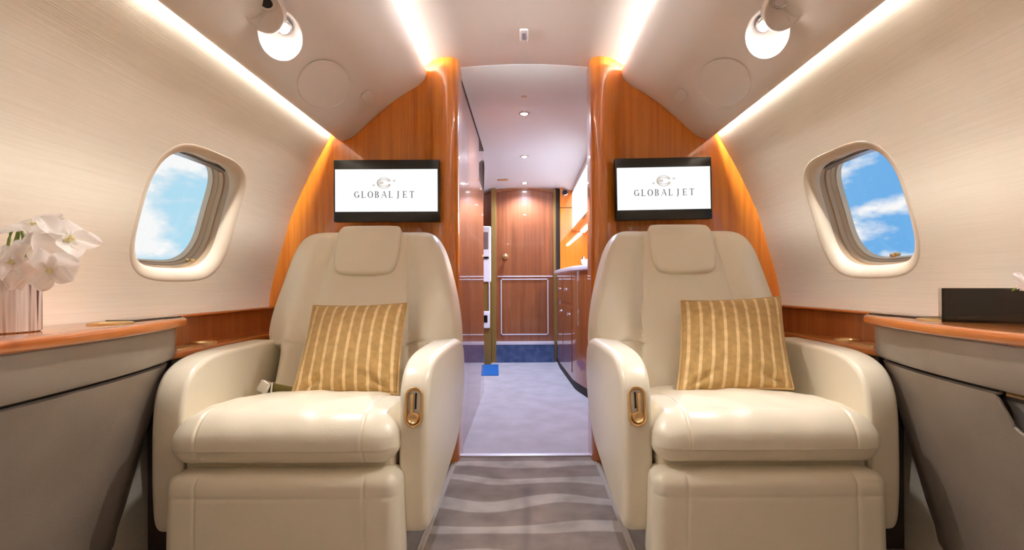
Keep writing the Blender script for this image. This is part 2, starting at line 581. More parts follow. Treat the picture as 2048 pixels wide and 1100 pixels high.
def frame(o, x, z):
    """matrix with origin o, local X = x, local Z = z"""
    z = Vector(z).normalized(); x = Vector(x); x = (x - z * x.dot(z)).normalized(); y = z.cross(x)
    m = Matrix((x, y, z)).transposed().to_4x4()
    m.translation = Vector(o)
    return m


SIDES = (('left', -1), ('right', 1))
BACK = -2.1        # where the cabin ends behind the camera
BH = 2.37          # bulkhead distance

# ------------------------------------------------------------------ floor
f = MB(); box(f, -0.315, 0.315, BACK, BH, -0.03, 0.0)
f.build('floor', M['carpet'], kind='structure', label='cabin aisle carpet with wavy beige and brown bands', cat='floor', base=False)
for nm, s in SIDES:
    f = MB(); box(f, s * 0.33, s * 1.25, BACK, BH, -0.03, 0.0)
    f.build('floor', M['carpetside'], kind='structure', label='plain taupe carpet under the %s seat' % nm, cat='floor', base=False)
    for a in (0.315, 0.33):
        pass
    t = MB(); box(t, s * 0.314, s * 0.332, BACK, BH - 0.02, -0.02, 0.002)
    box(t, s * 0.317, s * 0.321, BACK, BH - 0.02, -0.02, 0.006)
    box(t, s * 0.328, s * 0.332, BACK, BH - 0.02, -0.02, 0.006)
    t.build('trim_%d' % (1 if s < 0 else 2), M['railcover'], kind='structure', label='thin pale seat rail cover along the %s edge of the aisle' % nm, cat='floor trim')
f = MB(); box(f, -0.95, 0.95, BH, 5.45, -0.03, 0.0)
f.build('floor', M['carpetplain'], kind='structure', label='pale lilac grey carpet of the corridor beyond the doorway', cat='floor', base=False)
t = MB()
pad(t, rrect(0.61, 0.035, 0.004, 3), -0.004, 0.007, 0, 0.003, T=Matrix.Translation((0, BH - 0.01, 0)))
t.build('threshold_strip', M['palemetal'], label='bright silver threshold strip across the cabin doorway floor', cat='threshold')

# ------------------------------------------------------------------ side walls with windows
prof_pts = [(1.15, 0.0), (1.18, 0.3), (1.205, 0.55), (1.212, 0.72), (1.195, 0.83), (1.155, 0.97), (1.105, 1.138), (1.02, 1.328),
            (0.925, 1.50), (0.905, 1.56), (0.885, 1.63)]
PR = catmull([Vector((a, z, 0)) for a, z in prof_pts], closed=False, k=8)
CUM = [0.0]
for i in range(1, len(PR)): CUM.append(CUM[-1] + (PR[i] - PR[i - 1]).length)
S_END = CUM[-1]


def PS(s):
    s = max(0, min(S_END, s))
    for i in range(1, len(PR)):
        if s <= CUM[i] or i == len(PR) - 1:
            t = (s - CUM[i - 1]) / (CUM[i] - CUM[i - 1])
            p = PR[i - 1].lerp(PR[i], t)
            d = (PR[i] - PR[i - 1]).normalized()
            return p.x, p.y, d
def S_of_z(z):
    for i in range(1, len(PR)):
        if PR[i].y >= z:
            t = (z - PR[i - 1].y) / (PR[i].y - PR[i - 1].y)
            return CUM[i - 1] + t * (CUM[i] - CUM[i - 1])
def wall_x(z):
    return PS(S_of_z(z))[0]


SCW = S_of_z(1.048)       # window centre height along the profile
HA, HB, EXPN = 0.207, 0.195, 3.6


def sup(th, e):
    c, s_ = cos(th), sin(th)
    r = (abs(c / (HA + e)) ** EXPN + abs(s_ / (HB + e)) ** EXPN) ** (-1 / EXPN)
    return r * c, r * s_


def wpt(side, yc, y, s, d):
    a, z, t = PS(s)
    # outward normal of wall
    nx, nz = t.y, -t.x
    return Vector((side * (a + nx * d), y, z + nz * d))


PITCH = 0.95
centers = [1.715, 0.765, -0.185, -1.135]
wn = 0
for nm, s in SIDES:
    wb = MB()
    for ci, yc in enumerate(centers):
        y0 = yc - PITCH / 2 if ci < len(centers) - 1 else BACK
        y1 = yc + PITCH / 2 if ci else BH + 0.02
        bnd = []
        K = 44
        for i in range(K): bnd.append((y1, i / K * S_END))
        for i in range(K): bnd.append((y1 + (y0 - y1) * i / K, S_END))
        for i in range(K): bnd.append((y0, S_END * (1 - i / K)))
        for i in range(K): bnd.append((y0 + (y1 - y0) * i / K, 0))
        rows = []
        R = 22
        for k in range(R + 1):
            t = (k / R) ** 1.25
            row = []
            for (by, bs) in bnd:
                th = atan2((bs - SCW), (by - yc))
                a, b = sup(th, 0.037)
                hy, hs = yc + a, SCW + b
                y = hy + (by - hy) * t; sp = hs + (bs - hs) * t
                row.append(wpt(s, yc, y, sp, 0))
            rows.append(row)
        wb.grid(rows, close_u=True)
    wb.build('wall_%s' % nm, M['wall'], kind='structure', label='curved cream woven fabric side wall on the %s of the cabin' % nm, cat='wall', sharp=60)
    for ci, yc in enumerate(centers):
        wn += 1
        cx = s * wall_x(1.055)
        desc = {0: 'oval cabin window beside the %s seat, clouds and sky outside', 1: 'cabin window on the %s side nearest the camera', 2: 'cabin window on the %s side behind the camera', 3: 'rearmost cabin window on the %s side'}[ci] % nm
        root = empty('window_%d' % wn, (cx, yc, 0.85), desc, 'window', kind='structure')
        TH = [2 * pi * i / 96 for i in range(96)]

        def ring(e, d):
            out = []
            for th in TH:
                a, b = sup(th, e)
                out.append(wpt(s, yc, yc + a, SCW + b, d))
            return out
        b = MB()
        b.grid([ring(e, d) for e, d in ((0.040, 0.002), (0.038, 0.0002), (0.035, -0.0006), (0.028, 0.000), (0.020, 0.003), (0.012, 0.008), (0.005, 0.017),
                                        (0.001, 0.028), (0.0, 0.038))], close_u=True)
        b.build('bezel', M['bezel'], root, sharp=70)
        b = MB()
        b.grid([ring(e, d) for e, d in ((0.0, 0.036), (0.005, 0.040), (0.005, 0.062), (0.0, 0.064), (0.0, 0.080), (-0.002, 0.083), (-0.004, 0.110))], close_u=True)
        b.build('reveal', M['sleeve'], root, sharp=30)
        b = MB()
        b.grid([ring(e, d) for e, d in ((0.003, 0.098), (-0.007, 0.100), (-0.009, 0.118), (0.003, 0.118))], close_u=True)
        b.build('pane_frame', M['bezel'], root, sharp=30)
        b = MB()
        rws = []
        for q in (1.0, 0.8, 0.6, 0.4, 0.2, 0.001):
            row = []
            for th in TH:
                a, bb = sup(th, -0.007)
                row.append(wpt(s, yc, yc + a * q, SCW + bb * q, 0.110))
            rws.append(row)
        b.grid(rws, close_u=True)
        b.build('pane', M['glass'], root)
        if ci == 0:
            # folded shade in its slot at the head of the window
            b = MB()
            rows = []
            for dd, ss in ((0.046, 0.184), (0.062, 0.172), (0.068, 0.176), (0.054, 0.190)):
                rows.append([wpt(s, yc, yc - 0.15 + 0.30 * j / 12, SCW + ss - 0.006 * ((j - 6) / 6) ** 4, dd) for j in range(13)])
            b.grid(rows, close_v=True)
            b.build('window_shade', M['steel'], root, label='grey folded shade edge')
            # small brass latch on the lower edge of the pane
            p = wpt(s, yc, yc + (0.16 if s < 0 else -0.02), SCW - 0.172, 0.085)
            p2 = wpt(s, yc, yc + (0.16 if s < 0 else -0.02), SCW - 0.172, 0.0)
            b = MB()
            T = frame(p, (0, 1, 0), (p2 - p))
            pad(b, rrect(0.030, 0.012, 0.003, 3), 0, 0.014, 0, 0.002, T=T)
            pad(b, circle(0.008, 16), 0.010, 0.022, 0, 0.002, T=T)
            b.build('latch', M['brass'], root, label='small brass shade latch')

# ------------------------------------------------------------------ ceiling
cp = [(-0.893, 1.60), (-0.86, 1.68), (-0.78, 1.765), (-0.62, 1.824), (-0.45, 1.835), (-0.30, 1.841), (-0.15, 1.852), (0, 1.857), (0.15, 1.852), (0.30, 1.841), (0.45, 1.835), (0.62, 1.824), (0.78, 1.765), (0.86, 1.68), (0.893, 1.60)]
CP = catmull([Vector((a, z, 0)) for a, z in cp], closed=False, k=6)
c = MB()
ys = [BACK + (BH + 0.01 - BACK) * i / 12 for i in range(13)]
c.grid([[(p.x, y, p.y) for p in CP] for y in ys])
c.build('ceiling', M['ceil'], kind='structure', label='gently arched pale cabin ceiling', cat='ceiling', sharp=60)
# corridor ceiling with a fine joint line at the doorway
c = MB()
def ccz(x): return 1.853 - 0.16 * x * x - (0.35 * max(0, abs(x) - 0.33) ** 1.3)
xs = [-0.95 + 1.9 * i / 24 for i in range(25)]
c.grid([[(x, y, ccz(x) - dz) for x in xs] for y, dz in ((BH + 0.005, -0.002), (BH + 0.010, 0.001), (3.0, 0.002), (3.8, 0.007), (4.6, 0.014), (5.03, 0.026), (5.45, 0.038))])
c.build('ceiling', M['ceilcor'], kind='structure', label='pale corridor ceiling beyond the doorway', cat='ceiling', sharp=60)
# rear wall of the cabin behind the camera
b = MB(); box(b, -1.3, 1.3, BACK - 0.04, BACK, -0.03, 1.9)
b.build('wall_back', M['wall'], kind='structure', label='cream end wall behind the viewer', cat='wall')

# ------------------------------------------------------------------ overhead service panels and cove lights
und = [(0.893, 1.535), (0.893, 1.512), (0.882, 1.497), (0.862, 1.491), (0.835, 1.499), (0.80, 1.520), (0.704, 1.607), (0.616, 1.678),
       (0.55, 1.722), (0.488, 1.756), (0.462, 1.778), (0.455, 1.798), (0.464, 1.810), (0.50, 1.800), (0.60, 1.745), (0.70, 1.675), (0.80, 1.590), (0.86, 1.545)]
for nm, s in SIDES:
    root = empty('overhead_panel', (s * 0.7, BH - 0.2, 1.5), 'sloping warm grey overhead service panel above the %s seat' % nm, 'overhead panel')
    b = MB()
    out = catmull([Vector((s * a, z, 0)) for a, z in und], closed=True, k=5)
    b.grid([[(p.x, y, p.y) for p in out] for y in (BACK + 0.01, -0.8, 0, 0.8, 1.6, BH - 0.004)], close_u=True)
    b.build('panel', M['panel'], root, sharp=60)
    # coordinates on the panel face
    A = Vector((s * 0.80, 0, 1.520)); B = Vector((s * 0.55, 0, 1.722))
    up = (B - A).normalized()
    nrm = Vector((up.z * (-s), 0, abs(up.x))) * -1
    if nrm.z > 0: nrm = -nrm
    nrm = Vector((-s * up.z, 0, -abs(up.x))).normalized()

    def onpanel(xa, y):
        k = (abs(xa) - 0.80) / (0.55 - 0.80)
        p = A.lerp(B, k); p.y = y
        return p - nrm * 0.001
    # round speaker cover
    p = onpanel(0.751, 1.888)
    b = MB()
    lathe(b, [(0.096, -0.002), (0.0955, 0.0040), (0.0935, 0.0050), (0.0915, 0.0038), (0.091, 0.0012), (0.06, 0.0016), (0.0005, 0.0018)], 56, frame(p, (0, 1, 0), nrm) @ Matrix.Diagonal((1.75, 1, 1, 1)))
    b.build('speaker_cover', M['panel'], root, sharp=50)
    # small oval cover outline near the bulkhead
    p = onpanel(0.675, 2.17)
    b = MB()
    o_ = rrect(0.11, 0.045, 0.022, 8)
    pad(b, o_, -0.002, 0.0025, 0, 0.0015, T=frame(p, (0, 1, 0), nrm))
    b.build('access_cover', M['panel'], root, sharp=50)
    # led strips in the coves (outer one washes the wall, inner one the ceiling)
    b = MB(); q = Vector((s * 0.874, 0, 1.590)); T = frame(q, (0, 1, 0), (s * 0.25, 0, -1.0))
    box(b, BACK + 0.03, BH - 0.02, -0.006, 0.006, 0.0, 0.006, T)
    b.build('cove_light', M['cove_side'], label='warm light strip hidden between %s wall and overhead panel' % nm, cat='cove light', group='cove light strips along side walls')
    b = MB(); q = Vector((s * 0.560, 0, 1.816)); T = frame(q, (0, 1, 0), (-s * 1.0, 0, 0.0))
    box(b, BACK + 0.03, BH - 0.02, -0.006, 0.006, 0.0, 0.006, T)
    b.build('cove_light', M['cove_top'], label='warm light strip hidden above inner edge of %s overhead panel' % nm, cat='cove light', group='cove light strips along ceiling')
    # reading lamp and air outlet pairs
    for pi_, (yl, vis) in enumerate(((1.50, True), (0.45, False), (-0.60, False))):
        for j, lit in ((0, True), (1, False)):
            yy = yl + (-0.070 if lit else -0.135)
            xa = 0.725 if lit else 0.722
            p = onpanel(xa, yy)
            if lit: lab = 'pearly scoop reading lamp, lit, under the %s overhead panel' % nm
            else: lab = 'round %s nozzle in a pearly scoop behind the lit lamp, %s overhead panel' % ('dark' if s < 0 else 'silver', nm)
            if pi_: lab = ('lit reading lamp' if lit else 'air nozzle') + ' in the %s overhead panel, %s' % (nm, 'over the viewer' if pi_ == 1 else 'behind the viewer')
            r_ = empty('reading_lamp' if lit else 'air_nozzle', p, lab, 'reading lamp' if lit else 'air vent', group='lamps and nozzles in overhead panels')
            # shallow scoop hanging from the panel: a thick concave dish facing back towards the seats
            dz = Vector((-s * 0.25, -0.80, -0.30)) if lit else Vector((-s * 0.15, -0.62, -0.62))
            cpos = p + nrm * (0.034 if lit else 0.006) + Vector((0, 0.018, -0.022 if lit else -0.006))
            T = frame(cpos, (0, 0, 1), dz)
            b = MB()
            R0 = 0.062 if lit else 0.054
            lathe(b, [(0.001, -0.034), (0.025, -0.031), (0.045, -0.020), (0.058, -0.004), (R0, 0.010), (R0 - 0.001, 0.0135), (R0 - 0.004, 0.013),
                      (0.052, -0.002), (0.040, -0.015), (0.022, -0.025), (0.001, -0.028)], 40, T @ Matrix.Diagonal((1.12, 0.98, 1, 1)))
            b.build('scoop', M['pearl'], r_, sharp=60)
            b = MB()
            T2 = frame(cpos + Vector((-s * 0.006, 0.0, 0.030 if lit else 0.022)) + dz.normalized() * -0.004, (0, 0, 1), Vector((-s * 0.1, -0.5, -0.85)))
            lathe(b, [(0.001, -0.02), (0.020, -0.018), (0.026, 0.0), (0.025, 0.008), (0.020, 0.012), (0.0175, 0.010), (0.017, 0.004)], 28, T2)
            b.build('eyeball', M['chrome'] if not (s < 0 and not lit) else M['pearl'], r_, sharp=60)
            b = MB(); pad(b, circle(0.0175, 24), 0.003, 0.0065, T=T2)
            b.build('lens', M['lamp_warm'] if lit else (M['black'] if s < 0 else M['steel']), r_)
            if lit:
                ld = bpy.data.lights.new('reading_lamp_beam', 'SPOT')
                ld.energy = READ_W; ld.spot_size = radians(130); ld.spot_blend = 0.8; ld.shadow_soft_size = 0.017
                ld.color = (1, 0.97, 0.94)
                lo = bpy.data.objects.new('lamp_beam', ld); COL.objects.link(lo)
                lo.parent = r_
                src = T2 @ Vector((0, 0, 0.016))
                lo.location = src - p
                dirv = Vector((-s * 0.30, -0.15, -1)) if pi_ == 0 else Vector((-s * 0.2, 0.35, -1))
                lo.rotation_euler = dirv.to_track_quat('-Z', 'Y').to_euler()

# small sensor on the ceiling
r_ = empty('ceiling_sensor', (0, 2.10, 1.85), 'small rectangular sensor plate on the cabin ceiling', 'sensor')
b = MB(); pad(b, rrect(0.034, 0.10, 0.008, 4), 0.0, 0.006, 0, 0.003, T=frame((0, 2.10, 1.857), (1, 0, 0), (0, 0, -1)))
b.build('plate', M['pearl'], r_)
b = MB(); pad(b, rrect(0.014, 0.055, 0.004, 4), 0.005, 0.008, T=frame((0, 2.10, 1.857), (1, 0, 0), (0, 0, -1)))
b.build('lens', M['steel'], r_)

# ------------------------------------------------------------------ bulkhead halves with rounded door posts
for nm, s in SIDES:
    plan = [(1.30, 2.37), (0.62, 2.37), (0.54, 2.368), (0.485, 2.355), (0.445, 2.325), (0.415, 2.29), (0.38, 2.268), (0.345, 2.262), (0.32, 2.272), (0.306, 2.295), (0.303, 2.33), (0.303, 2.42)]
    front = catmull([Vector((s * a, y, 0)) for a, y in plan], closed=False, k=5)
    rows = []
    zs = [0, 0.4, 0.8, 1.2, 1.6, 1.90]
    for z in zs: rows.append([(p.x, p.y, z) for p in front])
    b = MB(); b.grid(rows)
    b.grid([[(s * 0.303, 2.42, z) for z in zs], [(s * 1.30, 2.42, z) for z in zs]])
    b.build('wall_front_%s' % nm, M['wood'], kind='structure', label='glossy orange brown wood bulkhead behind the %s seat with rounded door post' % nm, cat='bulkhead', sharp=50)

# ------------------------------------------------------------------ screens
def globe_logo(root, C, T):
    pass

GLY = {
    'G': [('arc', 0.5, 0.5, 0.42, 0.48, 40, 330), ('bar', 0.80, 0.06, 0.90, 0.44), ('bar', 0.66, 0.40, 1.0, 0.46)],
    'L': [('bar', 0.22, 0.0, 0.36, 1.0), ('bar', 0.10, 0.95, 0.48, 1.0), ('bar', 0.10, 0.0, 0.80, 0.06), ('bar', 0.75, 0.0, 0.80, 0.2)],
    'O': [('arc', 0.5, 0.5, 0.46, 0.50, 0, 360)],
    'B': [('bar', 0.18, 0.0, 0.32, 1.0), ('bar', 0.08, 0.95, 0.4, 1.0), ('bar', 0.08, 0.0, 0.4, 0.05), ('arc', 0.42, 0.75, 0.30, 0.25, -90, 90), ('arc', 0.42, 0.26, 0.36, 0.27, -90, 90)],
    'A': [('line', 0.08, 0, 0.5, 1.0, 0.05), ('line', 0.5, 1.0, 0.88, 0, 0.13), ('bar', 0.24, 0.34, 0.74, 0.40), ('bar', 0.0, 0.0, 0.2, 0.04), ('bar', 0.76, 0.0, 1.0, 0.04)],
    'J': [('bar', 0.42, 0.05, 0.56, 1.0), ('bar', 0.30, 0.95, 0.68, 1.0), ('arc', 0.30, 0.05, 0.2, 0.22, -110, 0)],
    'E': [('bar', 0.18, 0.0, 0.32, 1.0), ('bar', 0.08, 0.94, 0.78, 1.0), ('bar', 0.08, 0.0, 0.82, 0.06), ('bar', 0.32, 0.47, 0.64, 0.53), ('bar', 0.73, 0.82, 0.78, 1.0), ('bar', 0.77, 0.0, 0.82, 0.2), ('bar', 0.60, 0.40, 0.64, 0.60)],
    'T': [('bar', 0.43, 0.0, 0.57, 1.0), ('bar', 0.10, 0.94, 0.90, 1.0), ('bar', 0.10, 0.80, 0.14, 1.0), ('bar', 0.86, 0.80, 0.90, 1.0), ('bar', 0.30, 0.0, 0.70, 0.05)],
}


def arc2(mb, cx, cy, rx, ry, a0, a1, w, T, sc=lambda x, y: (x, y), n=28, th=0.0006):
    ra, rb = [], []
    for i in range(n + 1):
        a = radians(a0 + (a1 - a0) * i / n)
        ww = w * (0.45 + 0.75 * abs(cos(a)))
        p1 = sc(cx + (rx) * cos(a), cy + (ry) * sin(a)); p2 = sc(cx + (rx - ww) * cos(a), cy + (ry - ww * 0.75) * sin(a))
        ra.append((p1[0], p1[1], th)); rb.append((p2[0], p2[1], th))
    mb.grid([ra, rb], T=T)


def letters(mb, text, x0, y0, w, h, gap, T):
    x = x0
    for ch in text:
        if ch == ' ':
            x += w * 0.1; continue
        sc = lambda u, v: (x + u * w, y0 + v * h)
        for g in GLY[ch]:
            if g[0] == 'bar':
                (a, b_) = sc(g[1], g[2]); (c_, d_) = sc(g[3], g[4])
                mb.add([(a, b_, 0.0006), (c_, b_, 0.0006), (c_, d_, 0.0006), (a, d_, 0.0006)], [[0, 1, 2, 3]], T)
            elif g[0] == 'line':
                hw = g[5] / 2
                P = [sc(g[1] - hw, g[2]), sc(g[1] + hw, g[2]), sc(g[3] + hw, g[4]), sc(g[3] - hw, g[4])]
                mb.add([(p[0], p[1], 0.0006) for p in P], [[0, 1, 2, 3]], T)
            else:
                arc2(mb, g[1], g[2], g[3], g[4], g[5], g[6], 0.13, T, sc)
        x += w + gap


for nm, s in SIDES:
    if s < 0: cx, cz, w, h, Y, rot = -0.618, 1.230, 0.472, 0.277, 2.253, 0.0
    else: cx, cz, w, h, Y, rot = 0.622, 1.234, 0.431, 0.277, 2.253, radians(0.9)
    T = Matrix.Translation((cx, Y - 0.018, cz)) @ Matrix.Rotation(-rot, 4, 'Y') @ Matrix.Rotation(pi / 2, 4, 'X')
    root = empty('wall_screen', (cx, Y, cz - h / 2), 'black framed screen with white picture and logo above the %s seat' % nm, 'screen', group='screens on the bulkhead')
    b = MB(); rbox(b, w, h, 0.04, 0.003, 2, T=T @ Matrix.Translation((0, 0, -0.0205)))
    b.build('body', M['black'], root)
    b = MB(); box(b, cx - 0.04, cx + 0.04, Y + 0.02, 2.368, cz - 0.06, cz + 0.06); b.build('wall_bracket', M['black'], root)
    dw, dh = w - 0.014, h * 0.685
    b = MB(); box(b, -dw / 2, dw / 2, -dh / 2 + 0.001, dh / 2 + 0.001, -0.001, 0.0008, T)
    b.build('display', M['screen'], root, label='lit white display')
    T3 = T @ Matrix.Translation((-0.010 if s < 0 else 0.0, 0, 0.0012))
    k = w / 0.486 if s > 0 else 1.0
    b = MB(); letters(b, 'GLOBAL JET', -0.135, -0.032, 0.026, 0.029, 0.0045, T3)
    b.build('lettering', M['screentext'], root, label='grey serif lettering reading GLOBAL JET')
    b = MB()
    arc2(b, 0, 0.034, 0.032, 0.024, 20, 340, 0.004, T3)
    arc2(b, 0, 0.031, 0.028, 0.012, 190, 350, 0.004, T3)
    arc2(b, 0, 0.040, 0.024, 0.010, 10, 170, 0.004, T3)
    for i in range(3):
        b.add([(-0.026, 0.030 + i * 0.0035, 0.0007), (-0.003, 0.030 + i * 0.0035, 0.0007), (-0.003, 0.0322 + i * 0.0035, 0.0007), (-0.026, 0.0322 + i * 0.0035, 0.0007)], [[0, 1, 2, 3]], T3)
    Tr = T3 @ Matrix.Translation((0, 0.034, 0)) @ Matrix.Rotation(radians(12), 4, 'Z')
    arc2(b, 0, 0, 0.052, 0.007, -35, 35, 0.0035, Tr); arc2(b, 0, 0, 0.052, 0.007, 145, 215, 0.0035, Tr)
    b.build('logo', M['screenlogo'], root, label='taupe ringed globe emblem')

# ------------------------------------------------------------------ seats
def smooth(a, b, x):
    t = max(0, min(1, (x - a) / (b - a)))
    return t * t * (3 - 2 * t)


def build_seat(s, nm):
    XC = 0.638
    root = empty('club_seat', (s * XC, 1.65, 0), 'cream leather club seat %s' % (
        'left of the aisle, seat belt buckle showing beside its cushion' if s < 0 else 'right of the aisle, with no belt showing'), 'seat', group=None)
    lea = M['leather']

    def mk(mb, name, m=lea, parent=root, label=None, sharp=50):
        return mb.build(name, m, parent, label=label, sharp=sharp)
    # everything below is in 'outward' coordinates (x = distance from the aisle centre), mirrored by s
    TS = Matrix.Scale(s, 4, (1, 0, 0))
    # --- cushion
    def fc(p):
        x, y, z = p
        u = x / 0.30; v = (y + 0.28) / 0.56      # v 0 front .. 1 rear
        top = smooth(-0.045, 0.05, z)
        z2 = z + top * (0.020 * (1 - u ** 2) * smooth(0, 0.3, v) - 0.045 * smooth(0.15, 1.0, v) + 0.006)
        z2 -= top * 0.022 * max(0, abs(u) - 0.55) ** 1.5 * 3 * (1 - 0.5 * v)
        # gentle waterfall at the front
        y2 = y - 0.014 * (1 - u ** 4) * (1 - smooth(0, 0.22, v)) + 0.018 * smooth(-0.01, 0.07, z) * (1 - smooth(0, 0.3, v))
        if z < -0.02 and v < 0.2: y2 += 0.01 * (1 - u ** 4)
        # stitched seams
        g = exp(-((abs(x) - 0.212) / 0.0035) ** 2)
        if z > 0: z2 -= 0.0035 * g
        if v < 0.1: y2 += 0.003 * g
        x2 = x * (1 + 0.015 * (1 - v))
        # soft puckers of used leather
        z2 += top * 0.0022 * sin(x * 31 + y * 17) * sin(y * 26 + 1.3) + top * 0.0012 * sin(x * 70 + 2 * sin(y * 30))
        return Vector((x2, y2, z2))
    ex = []
    for sg in (-1, 1):
        for d in (-0.008, -0.005, -0.0025, 0, 0.0025, 0.005, 0.008): ex.append(sg * (0.212 + d))
    b = MB()
    rbox(b, 0.595, 0.56, 0.132, 0.052, 8, fc, TS @ Matrix.Translation((XC + 0.002, 1.575, 0.400)), ex=ex, step=0.014)
    mk(b, 'seat_cushion')
    # --- legrest
    def fl(p):
        x, y, z = p
        u = x / 0.30
        y2 = y
        if y < 0:
            y2 = y - 0.006 * (1 - u ** 4)
            # raised border and long seams
            y2 += 0.0028 * exp(-((abs(x) - 0.215) / 0.0035) ** 2)
            y2 += 0.0022 * exp(-((z - 0.075) / 0.006) ** 2)
        return Vector((x * (1 + 0.02 * (0.13 - z) / 0.26), y2, z))
    b = MB()
    ezl = [0.075 + d for d in (-0.012, -0.008, -0.004, 0, 0.004, 0.008, 0.012)]
    rbox(b, 0.600, 0.12, 0.262, 0.034, 7, fl, TS @ Matrix.Translation((XC - 0.008, 1.335, 0.190)), ex=ex, ez=ezl, step=0.02)
    mk(b, 'legrest')
    # --- arms
    arm = [(1.92, 0.600), (1.80, 0.606), (1.62, 0.606), (1.52, 0.602), (1.45, 0.588), (1.402, 0.560), (1.372, 0.510), (1.360, 0.44), (1.356, 0.33), (1.356, 0.22),
           (1.364, 0.15), (1.395, 0.128), (1.50, 0.140), (1.68, 0.182), (1.86, 0.235), (1.97, 0.33), (2.02, 0.45), (2.00, 0.56)]
    ol = catmull([Vector(p) for p in arm], closed=True, k=5)
    P = Matrix(((0, 0, 1, 0), (1, 0, 0, 0), (0, 1, 0, 0), (0, 0, 0, 1)))     # local (Y, Z, X) -> world
    def flare(sgn, x_in):
        def fn(p):
            k = (p.x - 1.356) / 0.64
            sh = 0.022 * k * sgn
            low = max(0, 0.40 - p.y)
            return Vector((p.x, p.y, p.z + sh * (1 if abs(p.z - x_in) > 0.03 else 0.25) - sgn * 0.05 * low * low * (1 if abs(p.z - x_in) > 0.03 else 0)))
        return fn
    b = MB(); pad(b, ol, 0.266, 0.346, 0.022, 0.014, 6, TS @ P, fn=flare(-1, 0.346))
    aisle_arm = mk(b, 'armrest')
    b = MB(); pad(b, ol, 0.934, 1.024, 0.014, 0.022, 6, TS @ P, fn=flare(1, 0.932))
    mk(b, 'armrest')
    # --- backrest
    HW = [(0.0, 0.285), (0.27, 0.290), (0.30, 0.345), (0.36, 0.370), (0.46, 0.368), (0.58, 0.356), (0.70, 0.338), (0.80, 0.319), (0.88, 0.298), (0.94, 0.272), (0.975, 0.245), (1.0, 0.215)]
    HWS = catmull([Vector((a, w_)) for a, w_ in HW], closed=False, k=6)
    def hw(v):
        for a, c_ in zip(HWS, HWS[1:]):
            if v <= c_.x:
                return a.y + (c_.y - a.y) * (v - a.x) / max(1e-6, c_.x - a.x)
        return HWS[-1].y
    Hh = 0.715; D = 0.13
    b0 = Vector((XC - 0.012, 1.765, 0.40)); b1 = Vector((XC - 0.012, 2.045, 1.042))
    vax = (b1 - b0).normalized(); nax = Vector((0, -vax.z, vax.y))     # towards the sitter
    TB = Matrix((Vector((1, 0, 0)), -nax, vax)).transposed().to_4x4()
    TB.translation = b0 + vax * (Hh / 2) - nax * (D / 2)
    def fb(p):
        x, y, z = p
        v = (z + Hh / 2) / Hh
        k = hw(max(0, min(1, v))) / 0.35
        x2 = x * k
        u = x2
        y2 = y
        front = smooth(0.035, -0.03, y)
        au = abs(u)
        sl = 0.155 + 0.055 * smooth(0.95, 0.15, v)        # line of the bolster seam
        dy = -0.032 * smooth(sl - 0.01, sl + 0.055, au) * (1 - smooth(0.325 * k, 0.36 * k, au)) * smooth(1.0, 0.8, v)
        dy += 0.007 * exp(-((au - sl + 0.012) / 0.006) ** 2) * smooth(1.02, 0.93, v)
        dy -= 0.016 * exp(-((v - 0.30) / 0.16) ** 2) * (1 - smooth(0, sl, au))   # lumbar swell
        dy += 0.05 * smooth(0.20, 0.35, au) ** 2
        dy += 0.03 * smooth(0.86, 1.0, v) ** 2
        dy += 0.03 * smooth(0.22, 0.36, au) * smooth(0.5, 0.2, v)
        y2 += dy * front
        return Vector((x2, y2, z))
    b = MB(); rbox(b, 0.70, D, Hh, 0.045, 7, fb, TS @ TB, step=0.010)
    back = mk(b, 'backrest')
    # rear shell of the back
    def fs(p):
        x, y, z = p
        v = (z + Hh / 2) / Hh
        k = (hw(max(0.36, min(0.97, v))) + 0.003) / 0.35
        return Vector((x * k, y, z - 0.012))
    b = MB(); rbox(b, 0.70, 0.07, Hh - 0.02, 0.033, 5, fs, TS @ TB @ Matrix.Translation((0, 0.085, -0.005)), step=0.03)
    mk(b, 'back_shell')
    # --- headrest pad
    b = MB()
    hp = catmull([Vector(p) for p in [(-0.128, 0.0), (-0.126, 0.06), (-0.118, 0.095), (-0.09, 0.103), (0, 0.104), (0.09, 0.103), (0.118, 0.095), (0.126, 0.06), (0.128, 0.0), (0.122, -0.06), (0.108, -0.093), (0.075, -0.104), (0, -0.107), (-0.075, -0.104), (-0.108, -0.093), (-0.122, -0.06)]], closed=True, k=4)
    TH_ = TB @ Matrix.Translation((0.004, -D / 2 + 0.003, Hh / 2 - 0.112)) @ Matrix.Diagonal((1, 1, 1.09, 1)) @ Matrix.Rotation(pi / 2, 4, 'X')
    def fh(p):
        # wrap over the top of the back
        return Vector((p.x, p.y, p.z - 0.022 * smooth(0.05, 0.11, p.y)))
    pad(b, hp, -0.014, 0.024, 0.004, 0.014, 6, TS @ TH_, fn=fh, crown=0.006)
    mk(b, 'headrest')
    # --- seat control plate on the aisle arm
    pc = Vector((0.304, 1.366, 0.475)); nn = Vector((0, -1, 0.22)).normalized()
    TK = TS @ frame(pc + nn * 0.0015, (1, 0, 0), nn)
    b = MB()
    st = rrect(0.050, 0.108, 0.0249, 8)
    ins = inset(st, 0.008)
    rows = []
    for d_, z_ in ((0, 0.0), (0.0, 0.006), (0.002, 0.0085), (0.005, 0.0085), (0.008, 0.005), (0.0085, -0.006)):
        rows.append([Vector((q.x, q.y, z_)) for q in inset(st, d_)] if d_ else [Vector((q.x, q.y, z_)) for q in st])
    b.grid(rows, close_u=True, T=TK)
    q = [Vector((v_.x, v_.y, -0.001)) for v_ in inset(st, 0.008)]
    b.add(q, [list(range(len(q)))], TK)
    ctl = mk(b, 'seat_control', M['brass'], aisle_arm, 'brass oval seat control plate')
